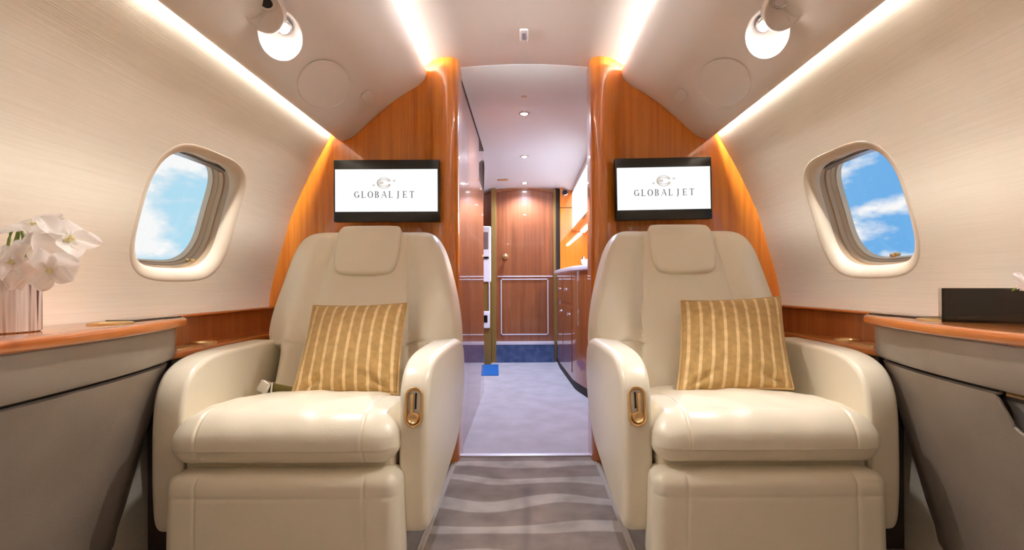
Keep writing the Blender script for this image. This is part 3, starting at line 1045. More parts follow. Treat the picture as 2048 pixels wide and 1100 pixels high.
    b = MB(); pad(b, rrect(0.005, 0.044, 0.0024, 4), -0.001, 0.0015, T=TK @ Matrix.Translation((-0.004, 0.016, 0)))
    mk(b, 'slot', M['dark'], ctl)
    b = MB(); pad(b, rrect(0.011, 0.060, 0.005, 4), -0.001, 0.007, 0, 0.003, T=TK @ Matrix.Translation((0.006, 0.006, 0)))
    mk(b, 'lever', M['brass'], ctl)
    b = MB(); lathe(b, [(0.0155, -0.001), (0.0155, 0.010), (0.014, 0.0125), (0.012, 0.0125), (0.010, 0.010), (0.0005, 0.0095)], 28, TK @ Matrix.Translation((0, -0.030, 0)))
    mk(b, 'knob', M['brass'], ctl)
    # --- pedestal
    b = MB(); rbox(b, 0.50, 0.50, 0.30, 0.02, 3, None, TS @ Matrix.Translation((XC, 1.70, 0.166)))
    mk(b, 'pedestal', M['dark'])
    b = MB(); rbox(b, 0.565, 0.50, 0.05, 0.012, 3, None, TS @ Matrix.Translation((XC, 1.60, 0.33)))
    mk(b, 'seat_pan')
    # --- belt
    if s < 0:
        b = MB()
        T = Matrix.Translation((-0.806, 1.655, 0.462)) @ Matrix.Rotation(radians(-10), 4, 'Z') @ Matrix.Rotation(radians(8), 4, 'Y')
        rbox(b, 0.10, 0.006, 0.036, 0.002, 2, None, T)
        belt = mk(b, 'seat_belt', M['olivestrap'], root, 'olive webbing belt')
        b = MB()
        rbox(b, 0.040, 0.018, 0.042, 0.006, 3, None, T @ Matrix.Translation((-0.060, -0.006, 0.002)) @ Matrix.Rotation(radians(18), 4, 'Y'))
        rbox(b, 0.007, 0.014, 0.046, 0.002, 2, None, T @ Matrix.Translation((-0.032, -0.004, 0.0)))
        mk(b, 'buckle', M['chrome'], belt, 'polished metal buckle')
    return root


for nm, s in SIDES:
    build_seat(s, nm)


# ------------------------------------------------------------------ cushions on the seats
def cushion(corners, name, label, thick=0.055, seed=0):
    """corners TL, TR, BR, BL as world points; a stuffed square between them"""
    rnd = random.Random(seed)
    TL, TR, BR, BL = [Vector(c_) for c_ in corners]
    n = 44
    nrm = (TR - TL).cross(BL - TL).normalized()
    if nrm.y > 0: nrm = -nrm
    ph = [rnd.uniform(0, 6) for _ in range(6)]
    vs, fs, uvs = [], [], []
    for side in (1, -1):
        st = len(vs)
        for i in range(n + 1):
            for j in range(n + 1):
                u, v = j / n, i / n
                # edges pulled in slightly between the corners
                uu, vv = 2 * u - 1, 2 * v - 1
                pu = 0.5 + 0.5 * uu * (1 - 0.045 * (1 - vv ** 2))
                pv = 0.5 + 0.5 * vv * (1 - 0.045 * (1 - uu ** 2))
                p = TL.lerp(TR, pu).lerp(BL.lerp(BR, pu), pv)
                e = max(0, 1 - abs(uu) ** 2.4) ** 0.62 * max(0, 1 - abs(vv) ** 2.4) ** 0.62
                t = thick * e
                # puckers running from the lower corners
                w_ = 0
                for cx_, sg in ((0, 1), (1, -1)):
                    r = sqrt((u - cx_) ** 2 + (v - 1) ** 2)
                    an = atan2(1 - v, abs(u - cx_))
                    w_ += 0.0060 * sin(an * 9 + ph[0]) * exp(-(r / 0.28) ** 2) * smooth(0, 0.12, r)
                    w_ -= 0.010 * exp(-((an - 0.42) / 0.10) ** 2) * exp(-((r - 0.22) / 0.13) ** 2)
                w_ += 0.0022 * sin(u * 9 + ph[1]) * sin(v * 7 + ph[2])
                if side < 0: w_ = 0
                vs.append(p + nrm * (side * t + w_ * min(1, e * 3)))
                uvs.append((u, v))
        for i in range(n):
            for j in range(n):
                q = [st + i * (n + 1) + j, st + i * (n + 1) + j + 1, st + (i + 1) * (n + 1) + j + 1, st + (i + 1) * (n + 1) + j]
                fs.append(q if side > 0 else q[::-1])
    c0 = (TL + TR + BL + BR) / 4
    me = bpy.data.meshes.new(name)
    me.from_pydata([p - c0 for p in vs], [], fs)
    uvl = me.uv_layers.new(name='UVMap')
    for l in me.loops: uvl.data[l.index].uv = uvs[l.vertex_index]
    bm = bmesh.new(); bm.from_mesh(me)
    bmesh.ops.remove_doubles(bm, verts=bm.verts, dist=1e-6)
    bmesh.ops.recalc_face_normals(bm, faces=bm.faces)
    bm.to_mesh(me); bm.free()
    me.materials.append(M['velvet'])
    me.polygons.foreach_set('use_smooth', [True] * len(me.polygons))
    o = bpy.data.objects.new(name, me); o.location = c0; COL.objects.link(o)
    props(o, label, 'cushion', 'striped cushions on the seats')
    # corded edge
    b = MB()
    ed = []
    for k in range(4):
        for i in range(n):
            t = i / n
            idx = [(0, i), (i, n), (n, n - i), (n - i, 0)][k]
            ed.append(vs[idx[0] * (n + 1) + idx[1]])
    tube(b, ed, 0.0035, 6, closed=True)
    b.build('piping', M['velvetplain'], o)
    return o


M['velvetplain'] = mat('plain_velvet', srgb(188, 152, 96), 0.85, sheen=0.4)


def P3(px, py, Y):
    return ((px - 1050) / 1000 * Y, Y, 0.81 - (py - 568) / 1000 * Y)


cushion([(-0.768, 1.815, 0.735), (-0.428, 1.815, 0.742), (-0.408, 1.600, 0.460), (-0.748, 1.595, 0.456)], 'throw_cushion',
        'gold velvet cushion with pale stripes leaning on the left seat', seed=3)
cushion([(0.566, 1.815, 0.746), (0.926, 1.815, 0.760), (0.852, 1.590, 0.472), (0.484, 1.595, 0.462)], 'throw_cushion',
        'gold velvet cushion with pale stripes leaning on the right seat', seed=8)

# ------------------------------------------------------------------ side consoles
edge_pts = [(0.93, -1.55), (0.93, -0.4), (0.93, 0.3), (0.932, 0.8), (0.94, 1.05), (0.962, 1.25), (0.998, 1.42), (1.035, 1.53), (1.08, 1.575), (1.135, 1.590), (1.19, 1.592)]
EP = catmull([Vector(p) for p in edge_pts], closed=False, k=6)
ZT = 0.712
for nm, s in SIDES:
    root = empty('side_console', (s * 1.08, 0.6, 0), 'taupe leather side console with glossy wood top along the %s wall' % nm, 'console')
    b = MB()
    ol = [Vector((s * p.x, p.y)) for p in EP] + [Vector((s * 1.200, 1.592)), Vector((s * 1.200, -1.55))]
    pad(b, ol, ZT - 0.026, ZT, 0.008, 0.011, 5)
    b.build('table_top', M['woodedge'], root, label='glossy wood top', sharp=55)
    # upper band
    b = MB()
    def off(d):
        return [Vector((s * (p.x + d), p.y - max(0, d) * 0.6)) for p in EP]
    rows = []
    for d, z in ((0.03, ZT - 0.024), (0.012, ZT - 0.026), (0.010, ZT - 0.034), (0.012, 0.600), (0.016, 0.592), (0.03, 0.589)):
        rows.append([(q.x, q.y - 0.03, z) for q in off(d)])
    b.grid(rows)
    b.build('upper_band', M['grey'], root, sharp=50)
    b = MB()
    rows = []
    for d, z in ((0.035, 0.60), (0.035, 0.57)):
        rows.append([(q.x, q.y - 0.04, z) for q in off(d)])
    b.grid(rows)
    b.build('shadow_gap', M['dark'], root)
    # lower door panel leaning in towards the floor
    b = MB()
    HB_ = {1: (0.80, 1.05)}
    rows = []
    zz = [0.583, 0.580, 0.572, 0.55, 0.52, 0.49, 0.46, 0.455, 0.38, 0.25, 0.12, 0.0]
    def lowoff(z):
        d = 0.020 + (0.583 - z) * 0.235
        if z > 0.58: d += 0.012
        return d
    LP_ = [p for p in EP if p.y < 1.50] + [Vector((1.045, 1.535)), Vector((1.10, 1.555)), Vector((1.17, 1.56))]
    def lp(p, z, extra=0.0):
        d = lowoff(z)
        x_ = min(p.x + d + extra, 1.185)
        return (s * x_, p.y - 0.045 - (0.583 - z) * 0.10 * smooth(1.2, 1.5, p.y), z)
    # on the right console an opening for a cup recess is cut by skipping cells
    cut = []
    PL = [p for p in LP_]
    ny = len(PL)
    recess = (0.30, 0.895)
    def notch(z):      # far edge of the recess for a given height
        return 0.990 - (0.585 - z) * 0.62
    if s < 0:
        b.grid([[lp(p, z) for p in PL] for z in zz])
    else:
        # rebuild columns so that the notch edge is a clean line
        near = [p for p in PL if p.y < 0.30]
        far = [p for p in PL if p.y > 1.14]
        def at(y):
            for a, c_ in zip(PL, PL[1:]):
                if a.y <= y <= c_.y:
                    t = (y - a.y) / (c_.y - a.y); return a.lerp(c_, t)
            return PL[-1]
        zup = [0.583, 0.580, 0.572, 0.56, 0.545, 0.53, 0.520, 0.512, 0.505, 0.500]
        def nfar(z):
            t = (0.583 - z) / 0.083
            return 1.068 - 0.036 * t - 0.15 * max(0, t - 0.8)
        b.grid([[lp(at(nfar(z) + (1.14 - nfar(z)) * i / 5), z) for i in range(6)] + [lp(p, z) for p in far] for z in zup])
        b.grid([[lp(p, z) for p in near] + [lp(at(0.30), z)] for z in zup])
        zdn = [0.500, 0.48, 0.46, 0.38, 0.25, 0.12, 0.0]
        ylist = [0.30, 0.45, 0.6, 0.75, 0.88, nfar(0.500)]
        b.grid([[lp(p, z) for p in near] + [lp(at(y), z) for y in ylist] + [lp(at(nfar(0.500) + (1.14 - nfar(0.500)) * i / 5), z) for i in range(1, 6)] + [lp(p, z) for p in far] for z in zdn])
        # lip around the notch
        rim = [Vector(lp(at(nfar(z)), z)) for z in zup] + [Vector(lp(at(y), 0.500)) for y in (0.9, 0.75, 0.6, 0.45, 0.32)]
        tb = MB(); tube(tb, rim, 0.0035, 8)
        tb.build('recess_rim', M['grey'], root, label='rolled rim of the armrest recess')
        # curved metal hand recess behind the notch
        mbx = MB()
        rw = []
        for i in range(13):
            t = i / 12
            z = 0.586 - 0.098 * t
            dep = 0.008 + 0.024 * sin(pi * min(1, t * 1.0)) ** 0.8
            rw.append([lp(at(y), z, dep) for y in (0.28, 0.45, 0.6, 0.75, 0.90, 1.0, 1.075)])
        mbx.grid(rw)
        mbx.build('hand_recess', M['recessmetal'], root, label='polished metal hand recess')
        mbx = MB()
        mbx.grid([[lp(at(y), 0.5875, 0.004) for y in (0.28, 0.5, 0.7, 0.9, 1.06)], [lp(at(y), 0.580, 0.010) for y in (0.28, 0.5, 0.7, 0.9, 1.055)]])
        mbx.build('recess_flange', M['brass'], root)
    b.build('door_panel', M['grey'], root, sharp=50)
    # end cap behind
    # fittings let into the top
    b = MB()
    T = Matrix.Translation((s * 1.065, 1.285, ZT))
    lathe(b, [(0.048, -0.002), (0.048, 0.003), (0.045, 0.0045), (0.040, 0.0035), (0.038, -0.001)], 36, T)
    ch = b.build('cup_holder', M['brass'], root, label='brass rim of a flush cup holder')
    b = MB(); pad(b, circle(0.037, 30), -0.0005, 0.0012, T=T)
    b.build('lid', M['woodedge'], ch)
    b = MB(); pad(b, rrect(0.085, 0.20, 0.012, 5), -0.001, 0.004, 0, 0.002, T=Matrix.Translation((s * 1.115, 1.47, ZT)))
    b.build('control_panel', M['blackgloss'], root, label='flush dark control panel')

    # wood ledge beside the seat
    root = empty('side_ledge', (s * 1.12, 1.97, 0), 'low dark wood ledge between the %s wall and the seat arm' % nm, 'ledge')
    b = MB()
    pad(b, [Vector((s * 1.065, 1.50)), Vector((s * 1.196, 1.50)), Vector((s * 1.196, 2.362)), Vector((s * 1.068, 2.362))], 0.585, 0.607, 0.004, 0.006, 4)
    b.build('shelf', M['woodedge'], root, label='glossy wood shelf')
    b = MB()
    box(b, s * 1.176, s * 1.20, 1.60, 2.362, 0.606, 0.701)
    b.build('back_board', M['wooddark'], root)
    b = MB()
    pad(b, [Vector((s * 1.166, 1.60)), Vector((s * 1.203, 1.60)), Vector((s * 1.203, 2.362)), Vector((s * 1.166, 2.362))], 0.701, 0.710, 0.003, 0.004, 3)
    b.build('cap_rail', M['woodedge'], root)
    b = MB()
    box(b, s * 1.075, s * 1.15, 1.52, 2.36, 0.0, 0.586)
    b.build('side_panel', M['gapshade'], root)
    b = MB()
    T = Matrix.Translation((s * 1.118, 1.74, 0.607))
    lathe(b, [(0.040, -0.002), (0.040, 0.006), (0.037, 0.008), (0.033, 0.006), (0.031, 0.0)], 36, T)
    b.build('cup_holder', M['brass'], root, label='brass ring of the cup holder')
    b = MB()
    T = Matrix.Translation((s * 1.115, 1.615, 0.607))
    pad(b, rrect(0.07, 0.12, 0.01, 4), -0.001, 0.005, 0, 0.002, T=T)
    b.build('handset', M['brass'], root, label='flat brass framed handset')

# ------------------------------------------------------------------ vase and orchid on the left console
VX, VY, VR, VH = -1.106, 1.06, 0.060, 0.130
b = MB()
lathe(b, [(0.001, 0.0), (VR - 0.004, 0.0), (VR, 0.003), (VR, VH - 0.002), (VR - 0.002, VH), (VR - 0.004, VH - 0.002), (VR - 0.005, 0.02), (0.001, 0.015)], 96, Matrix.Translation((VX, VY, ZT)))
b.build('vase', M['vase'], label='cylindrical vase with vertical silver and brown stripes on the left console', cat='vase')


def petal(mb, T, ln, wd, curl, cup):
    rows = []
    n = 9
    for i in range(n + 1):
        t = i / n
        w_ = wd * sin(pi * min(1, t * 0.86 + 0.07)) ** 0.75 * (1 if t < 0.99 else 0.5)
        row = []
        for j in range(9):
            u = j / 4 - 1
            row.append(Vector((ln * t, w_ * u, curl * t * t + cup * (u * u) * w_ + 0.003 * sin(u * 5 + t * 7))))
        rows.append(row)
    mb.grid(rows, T=T)


def flower(root, c_, facing, size, rnd, spin=0):
    facing = Vector(facing).normalized()
    T0 = frame(c_, Vector((0, 0, 1)) if abs(facing.z) < 0.8 else Vector((1, 0, 0)), facing) @ Matrix.Rotation(spin, 4, 'Z')
    b = MB()
    for k, (a, ln, wd) in enumerate(((90, 1.0, 0.42), (-90, 1.0, 0.42), (0, 0.92, 0.30), (140, 0.9, 0.27), (-140, 0.9, 0.27))):
        T = T0 @ Matrix.Rotation(radians(a + rnd.uniform(-8, 8)), 4, 'Z') @ Matrix.Rotation(radians(rnd.uniform(-28, -8)), 4, 'Y')
        if abs(a) == 90: T = T0 @ Matrix.Rotation(radians(a), 4, 'Z') @ Matrix.Rotation(radians(rnd.uniform(-12, 5)), 4, 'Y')
        petal(b, T, size * ln, size * wd * 1.35, -0.12 * size, 0.3)
    f_ = b.build('flower', M['white'], root, sharp=80)
    b = MB()
    petal(b, T0 @ Matrix.Rotation(radians(180), 4, 'Z') @ Matrix.Rotation(radians(-50), 4, 'Y'), size * 0.30, size * 0.10, 0.06 * size, 1.2)
    lathe(b, [(0.001, 0.010), (0.004, 0.008), (0.005, 0.0), (0.001, -0.003)], 10, T0)
    b.build('lip', M['yellow'], f_)


rnd = random.Random(11)
root = empty('orchid', (VX, VY, ZT + 0.02), 'white orchid spray spilling over the rim of the striped vase', 'flowers')
b = MB()
stem = catmull([Vector((VX, VY, ZT + 0.03)), Vector((VX + 0.005, VY, 0.86)), Vector((VX + 0.03, VY - 0.01, 0.93)), Vector((VX + 0.06, VY - 0.02, 0.925)), Vector((VX + 0.075, VY - 0.03, 0.87))], closed=False, k=5)
tube(b, stem, 0.0028, 6)
tube(b, catmull([Vector((VX + 0.045, VY - 0.01, 0.93)), Vector((VX + 0.055, VY - 0.025, 0.91)), Vector((VX + 0.052, VY - 0.03, 0.885))], closed=False, k=4), 0.004, 6)
b.build('stem', M['green'], root)
for (px, py, Y, fc_, sz, sp) in ((75, 452, 1.03, (0.1, -0.5, 0.9), 0.062, 1.5), (132, 478, 1.04, (0.75, -0.3, 0.5), 0.066, 0.6), (48, 490, 1.02, (-0.5, -0.5, 0.6), 0.058, 2.2),
                                 (102, 535, 0.99, (0.35, -1, -0.1), 0.050, 0.3), (60, 535, 1.03, (-0.2, -0.8, 0.3), 0.052, 1.0), (5, 540, 1.04, (-0.1, -0.5, 0.8), 0.055, 0.0), (30, 520, 1.0, (-0.3, -1, 0.2), 0.045, 0.8)):
    flower(root, Vector(P3(px, py, Y)), fc_, sz, rnd, sp)

# black planter and white petals on the right console
b = MB()
T = Matrix.Translation((1.115, 1.215, ZT)) @ Matrix.Rotation(radians(-33), 4, 'Z')
W2, D2, H2, t_ = 0.165, 0.055, 0.083, 0.005
box(b, -W2 / 2, W2 / 2, -D2 / 2, D2 / 2, 0, 0.006, T)
box(b, -W2 / 2, W2 / 2, -D2 / 2, -D2 / 2 + t_, 0, H2, T); box(b, -W2 / 2, W2 / 2, D2 / 2 - t_, D2 / 2, 0, H2, T)
box(b, -W2 / 2, -W2 / 2 + t_, -D2 / 2, D2 / 2, 0, H2, T); box(b, W2 / 2 - t_, W2 / 2, -D2 / 2, D2 / 2, 0, H2, T)
b.build('planter_box', M['blackgloss'], label='glossy black rectangular box on the right console', cat='box')
root = empty('orchid', (1.13, 1.18, ZT + 0.01), 'white petals rising from the black box on the right console', 'flowers')
b = MB(); tube(b, [(1.13, 1.20, ZT + 0.012), (1.137, 1.20, ZT + 0.06), (1.140, 1.150, 0.800)], 0.0025, 6)
b.build('stem', M['green'], root)
flower(root, Vector((1.133, 1.130, 0.806)), (0.1, -0.6, 0.8), 0.034, rnd, 0.4)

# ------------------------------------------------------------------ corridor beyond the doorway
FD = 5.16      # foot of the far step
b = MB()
b.grid([[(-0.312, y, z) for z in (0, 0.5, 1.0, 1.5, 1.86)] for y in (2.42, 2.9, 3.4, 3.78)])
b.grid([[(-0.312, 3.78, z) for z in (0, 1.86)], [(-0.34, 3.78, z) for z in (0, 1.86)]])
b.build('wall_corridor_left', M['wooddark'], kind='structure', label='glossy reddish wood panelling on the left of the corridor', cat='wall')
b = MB(); box(b, -0.95, -0.9, 2.42, 5.45, 0, 1.86)
box(b, -0.95, -0.32, 3.74, 3.76, 0, 1.86)
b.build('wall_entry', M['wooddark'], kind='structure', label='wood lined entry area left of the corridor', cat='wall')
b = MB(); box(b, 0.86, 0.9, 2.42, 5.45, 0, 1.86)
b.build('wall_galley', M['woodgold'], kind='structure', label='golden wood backsplash wall of the galley', cat='wall')
b = MB(); box(b, 0.35, 0.9, 2.43, 2.48, 0, 1.86)
b.build('wall_galley_end', M['wooddark'], kind='structure', label='galley end wall behind the right door post', cat='wall')
b = MB(); box(b, -0.95, -0.335, 5.30, 5.34, 0, 1.86); box(b, 0.355, 0.95, 5.30, 5.34, 0, 1.86)
box(b, -0.34, 0.36, 5.30, 5.34, 1.80, 1.86)
b.build('wall_far', M['wooddark'], kind='structure', label='wood wall around the far door', cat='wall')
# narrow trim along the top edge of the left panelling
b = MB(); box(b, -0.318, -0.308, 2.43, 3.78, 1.815, 1.822)
b.build('trim_3', M['dark'], kind='structure', label='thin dark line along the top of the corridor panelling', cat='wall trim')

# door
root = empty('door_1', (0.0, FD + 0.1, 0.20), 'glossy reddish wood door with round knob and lower panel at the corridor end', 'door', kind='structure')
DY = FD + 0.10
arch = [Vector((-0.30, 0.20)), Vector((0.30, 0.20)), Vector((0.30, 1.775))] + [Vector((0.30 - 0.6 * i / 14, 1.775 + 0.040 * sin(pi * i / 14))) for i in range(1, 14)] + [Vector((-0.30, 1.775))]
PZ = Matrix(((1, 0, 0, 0), (0, 0, -1, DY), (0, 1, 0, 0), (0, 0, 0, 1)))
b = MB(); pad(b, arch, -0.03, 0.0, 0, 0, T=PZ)
b.build('leaf', M['wooddoor'], root)
b = MB()
def fr_rect(x0, x1, z0, z1, w_, th):
    for (a0, a1, c0, c1) in ((x0, x1, z0, z0 + w_), (x0, x1, z1 - w_, z1), (x0, x0 + w_, z0, z1), (x1 - w_, x1, z0, z1)):
        box(b, a0, a1, DY - th, DY + 0.002, c0, c1)
fr_rect(-0.255, 0.245, 0.275, 0.865, 0.010, 0.008)
box(b, -0.29, 0.29, DY - 0.007, DY, 0.885, 0.897)
b.build('panel_moulding', M['palemetal'], root, label='pale metal panel moulding')
b = MB(); lathe(b, [(0.030, 0.0), (0.030, 0.006), (0.012, 0.010), (0.012, 0.028), (0.024, 0.036), (0.028, 0.048), (0.022, 0.058), (0.001, 0.062)], 28, PZ @ Matrix.Translation((-0.205, 1.10, 0)))
b.build('knob', M['brass'], root, label='round brass knob')
# jambs
b = MB(); box(b, -0.345, -0.30, FD + 0.0, DY + 0.04, 0, 1.80)
b.build('trim_4', M['olive'], kind='structure', label='olive gold frame left of the far door', cat='door frame')
b = MB(); box(b, 0.30, 0.325, FD + 0.04, DY + 0.04, 0, 1.80)
b.build('trim_5', M['olive'], kind='structure', label='olive frame strip right of the far door', cat='door frame')
b = MB(); box(b, 0.325, 0.36, FD + 0.02, DY + 0.04, 0, 1.84)
b.build('trim_6', M['dark'], kind='structure', label='dark edge strip between the far door and galley', cat='door frame')
# arched head over door
b = MB()
top = [Vector((-0.345 + 0.69 * i / 14, 1.752 + 0.050 * sin(pi * i / 14))) for i in range(15)]
b.grid([[(p.x, DY - 0.012, p.y) for p in top], [(p.x, DY - 0.012, p.y + 0.010) for p in top], [(p.x, DY + 0.03, p.y + 0.010) for p in top]])
b.build('trim_7', M['wooddark'], kind='structure', label='arched dark wood head trim over the far door', cat='door frame')
b = MB()
b.grid([[(p.x, DY - 0.010, p.y + 0.008) for p in top], [(p.x, DY - 0.016, 1.86) for p in top]])
b.build('trim_8', M['wooddark'], kind='structure', label='dark wood infill above the arched door head', cat='ceiling trim')
# step
b = MB(); box(b, -0.30, 0.30, FD, DY + 0.05, 0, 0.185)
st = b.build('carpeted_step', M['bluestep'], label='slate blue carpeted step below the far door', cat='step')
b = MB(); pad(b, [Vector((FD - 0.006, 0.185)), Vector((FD + 0.11, 0.185)), Vector((FD + 0.11, 0.208)), Vector((FD - 0.006, 0.208))], -0.30, 0.30, 0.002, 0.002, 2,
              T=Matrix(((0, 0, 1, 0), (1, 0, 0, 0), (0, 1, 0, 0), (0, 0, 0, 1))))
b.build('nosing', M['palemetal'], st, label='bright metal nosing')
# entry mat
b = MB(); pad(b, [Vector((-0.62, 4.42)), Vector((-0.235, 4.42)), Vector((-0.27, 5.00)), Vector((-0.62, 5.00))], 0.0, 0.008, 0, 0.003)
b.build('entry_mat', M['bluerug'], label='bright blue mat on the floor left of the far door', cat='mat')
# white service unit in the entry
root = empty('service_unit', (-0.40, 5.0, 0.4), 'narrow white crew service unit left of the far door', 'cabinet')
b = MB(); box(b, -0.46, -0.348, 5.02, 5.2, 0.0, 0.90)
b.build('lower_panel', M['olive'], root)
b = MB(); rbox(b, 0.13, 0.05, 0.56, 0.012, 3, None, Matrix.Translation((-0.405, 5.02, 1.11)))
b.build('cover', M['whiteplastic'], root)
b = MB(); box(b, -0.455, -0.365, 4.990, 5.0, 1.16, 1.33)
b.build('window', M['steel'], root)
b = MB(); rbox(b, 0.05, 0.03, 0.02, 0.004, 2, None, Matrix.Translation((-0.385, 4.99, 1.075)))
b.build('handle', M['black'], root)
b = MB(); rbox(b, 0.075, 0.04, 0.17, 0.008, 2, None, Matrix.Translation((-0.39, 5.0, 0.455)))
pn = b.build('socket_panel', M['whiteplastic'], root)
b = MB(); box(b, -0.41, -0.375, 4.974, 4.985, 0.43, 0.50)
b.build('socket', M['black'], pn)
b = MB(); box(b, -0.362, -0.352, 4.99, 5.02, 0.50, 0.83)
b.build('white_rail', M['whiteplastic'], root)
# tall dark post left of the service unit seen as the panelling's end
b = MB(); tube(b, catmull([Vector((-0.318, 3.80, 1.76)), Vector((-0.312, 3.82, 1.70)), Vector((-0.318, 3.80, 1.45))], closed=False, k=6), 0.006, 8)
b.build('grab_handle', M['black'], label='slim dark grab handle at the end of the left panelling', cat='handle')

# galley cabinet on the right
foot = [(0.318, 5.10), (0.320, 4.80), (0.368, 3.85), (0.385, 3.75), (0.445, 3.47), (0.52, 3.36), (0.86, 3.34), (0.86, 5.10)]
root = empty('galley_cabinet', (0.6, 4.3, 0), 'glossy wood galley base cabinet with angled end, right of corridor', 'cabinet')
FPT = [Vector(p) for p in foot]
b = MB(); pad(b, FPT, 0.07, 0.905)
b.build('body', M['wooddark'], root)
b = MB(); pad(b, inset(FPT, 0.012), 0.0, 0.07)
b.build('kick_board', M['dark'], root)
b = MB()
fd = (Vector((0.368, 3.85)) - Vector((0.320, 4.80)))
e = fd.normalized(); nrm2 = Vector((e.y, -e.x))
if nrm2.x > 0: nrm2 = -nrm2
for k, (a0, a1, z0, z1) in enumerate(((0.06, 0.36, 0.12, 0.62), (0.40, 0.90, 0.12, 0.62), (0.06, 0.36, 0.66, 0.87), (0.40, 0.90, 0.66, 0.87))):
    q0 = Vector((0.320, 4.80)) + e * a0; q1 = Vector((0.320, 4.80)) + e * a1
    T = frame((q0.x, q0.y, z0), (e.x, e.y, 0), (nrm2.x, nrm2.y, 0))
    Lw = a1 - a0; Hh_ = z1 - z0
    sg = 1 if T.to_3x3() @ Vector((0, 1, 0)) @ Vector((0, 0, 1)) > 0 else -1
    b = MB(); box(b, 0, Lw, 0, sg * Hh_, 0.0, 0.006, T)
    d_ = b.build('door' if z0 < 0.5 else 'drawer', M['wooddark'], root)
    b = MB(); lathe(b, [(0.009, 0.006), (0.007, 0.016), (0.013, 0.022), (0.010, 0.028), (0.001, 0.030)], 16, T @ Matrix.Translation((Lw * (0.85 if z0 < 0.5 else 0.5), sg * Hh_ * (0.9 if z0 < 0.5 else 0.5), 0)))
    b.build('knob', M['chrome'], d_)
cnt = inset(FPT, -0.02)
b = MB(); pad(b, cnt, 0.905, 0.945, 0.01, 0.014, 4)
b.build('countertop', M['marble'], label='white stone countertop of the galley cabinet', cat='countertop')
# things on the counter
b = MB(); lathe(b, [(0.001, 0.0), (0.030, 0.0), (0.045, 0.02), (0.05, 0.05), (0.047, 0.05), (0.040, 0.02), (0.001, 0.008)], 24, Matrix.Translation((0.475, 3.80, 0.945)))
b.build('bowl', M['whiteplastic'], label='white bowl on the galley counter', cat='bowl')
b = MB(); lathe(b, [(0.001, 0.0), (0.022, 0.0), (0.022, 0.075), (0.010, 0.095), (0.010, 0.10), (0.001, 0.10)], 20, Matrix.Translation((0.50, 4.25, 0.945)))
b.build('coffee_pot', M['chrome'], label='small polished pot behind the white bowl on the counter', cat='pot')
# tall golden panel at the far right
root = empty('tall_cabinet', (0.42, 5.15, 0.94), 'tall golden wood cupboard right of the far door', 'cabinet')
b = MB(); box(b, 0.362, 0.86, 5.11, 5.28, 0.945, 1.585)
b.build('door', M['woodgold'], root)
b = MB(); box(b, 0.362, 0.86, 5.11, 5.28, 1.592, 1.80)
b.build('top_door', M['woodgold'], root)
b = MB(); box(b, 0.362, 0.86, 5.12, 5.28, 1.583, 1.594)
b.build('gap', M['dark'], root)
b = MB()
T = frame((0.412, 5.108, 1.745), (1, 0, 0), (0, -1, 0))
lathe(b, [(0.034, 0), (0.034, 0.006), (0.026, 0.010), (0.022, 0.006)], 28, T)
r_ = b.build('round_speaker', M['steel'], label='small round metal ringed speaker on the tall cupboard top', cat='speaker')
b = MB(); lathe(b, [(0.001, 0.022), (0.012, 0.018), (0.019, 0.006), (0.019, 0.0)], 24, T)
b.build('cone', M['black'], r_)
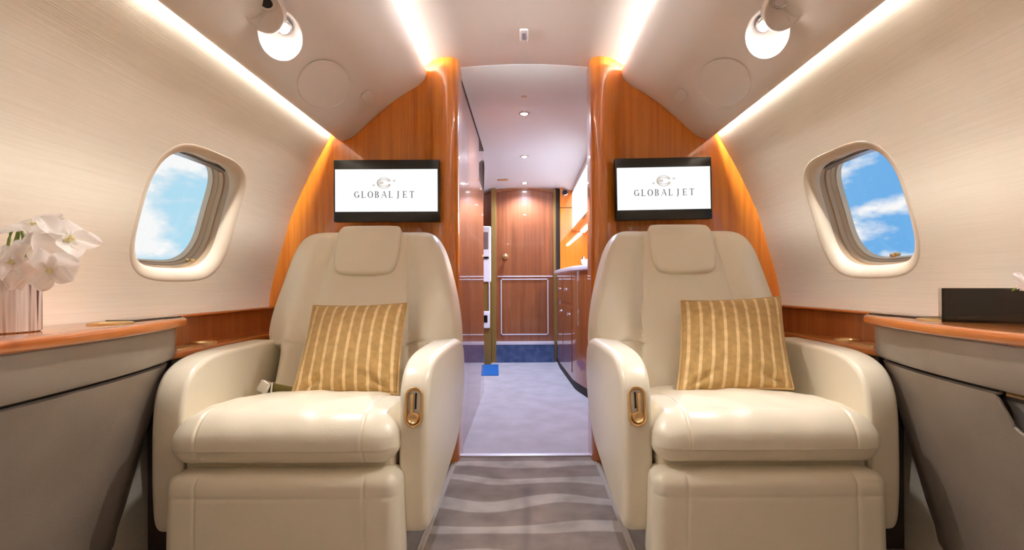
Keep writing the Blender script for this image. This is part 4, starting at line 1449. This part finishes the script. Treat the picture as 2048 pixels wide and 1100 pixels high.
# upper cabinet with frosted glass doors
root = empty('glass_cabinet', (0.66, 4.3, 1.34), 'wall cupboard with bright ribbed glass doors above the galley counter', 'cabinet')
b = MB(); box(b, 0.478, 0.86, 3.36, 5.10, 1.725, 1.80); box(b, 0.478, 0.86, 3.36, 5.10, 1.335, 1.365)
box(b, 0.50, 0.86, 3.36, 3.38, 1.365, 1.725); box(b, 0.50, 0.86, 5.08, 5.10, 1.365, 1.725); box(b, 0.50, 0.86, 4.20, 4.22, 1.365, 1.725)
b.build('carcass', M['wooddark'], root)
for (a, c_) in ((3.385, 4.195), (4.225, 5.075)):
    b = MB()
    rows = []
    n = 60
    ln = [(0.486 - 0.004 * abs(sin(pi * i / n * 15)), a + (c_ - a) * i / n) for i in range(n + 1)]
    b.grid([[(x, y, z) for x, y in ln] for z in (1.366, 1.724)])
    b.grid([[(0.50, y, z) for x, y in ln] for z in (1.366, 1.724)])
    b.build('glass_door', M['glassdoor'], root, label='frosted ribbed glass door with added glow')
b = MB(); box(b, 0.56, 0.60, 3.42, 5.02, 1.325, 1.334)
b.build('light_strip', M['undercab'], root, label='warm strip light under the cupboard')

# corridor downlights
for i, y in enumerate((3.05, 4.05, 5.03)):
    lab = ['nearest cool white ceiling downlight in the corridor', 'middle cool white ceiling downlight in the corridor', 'farthest cool white ceiling downlight, above the corridor door'][i]
    z = ccz(0) - (0.002, 0.0092, 0.026)[i]
    r_ = empty('downlight', (0, y, z), lab, 'ceiling light', group='ceiling downlights in the corridor')
    T = frame((0, y, z), (1, 0, 0), (0, 0, -1))
    b = MB(); lathe(b, [(0.034, 0.0), (0.033, 0.004), (0.024, 0.005), (0.021, 0.002)], 28, T)
    b.build('rim', M['chrome'], r_)
    b = MB(); lathe(b, [(0.021, 0.002), (0.014, 0.007), (0.001, 0.009)], 24, T)
    b.build('lens', M['lamp_cool'], r_)
    ld = bpy.data.lights.new('downlight_beam', 'SPOT')
    ld.energy = AISLE_W; ld.spot_size = radians(150); ld.spot_blend = 0.7; ld.shadow_soft_size = 0.02; ld.color = (0.55, 0.70, 1.0)
    lo = bpy.data.objects.new('lamp_beam', ld); COL.objects.link(lo); lo.parent = r_; lo.location = (0, 0, -0.02)
# ceiling fittings
b = MB(); pad(b, circle(0.016, 20), 0, 0.004, 0, 0.002, T=frame((0.0, 2.78, ccz(0)), (1, 0, 0), (0, 0, -1)))
b.build('smoke_detector', M['sleeve'], label='tiny round fitting on the ceiling before the first downlight', cat='detector')
b = MB(); pad(b, rrect(0.11, 0.05, 0.02, 5), 0, 0.008, 0, 0.003, T=frame((-0.21, 4.85, ccz(0.2) - 0.021), (1, 0, 0), (0, 0, -1)))
b.build('ceiling_fitting', M['brass'], label='small brass fitting on the ceiling near the far door', cat='fitting')
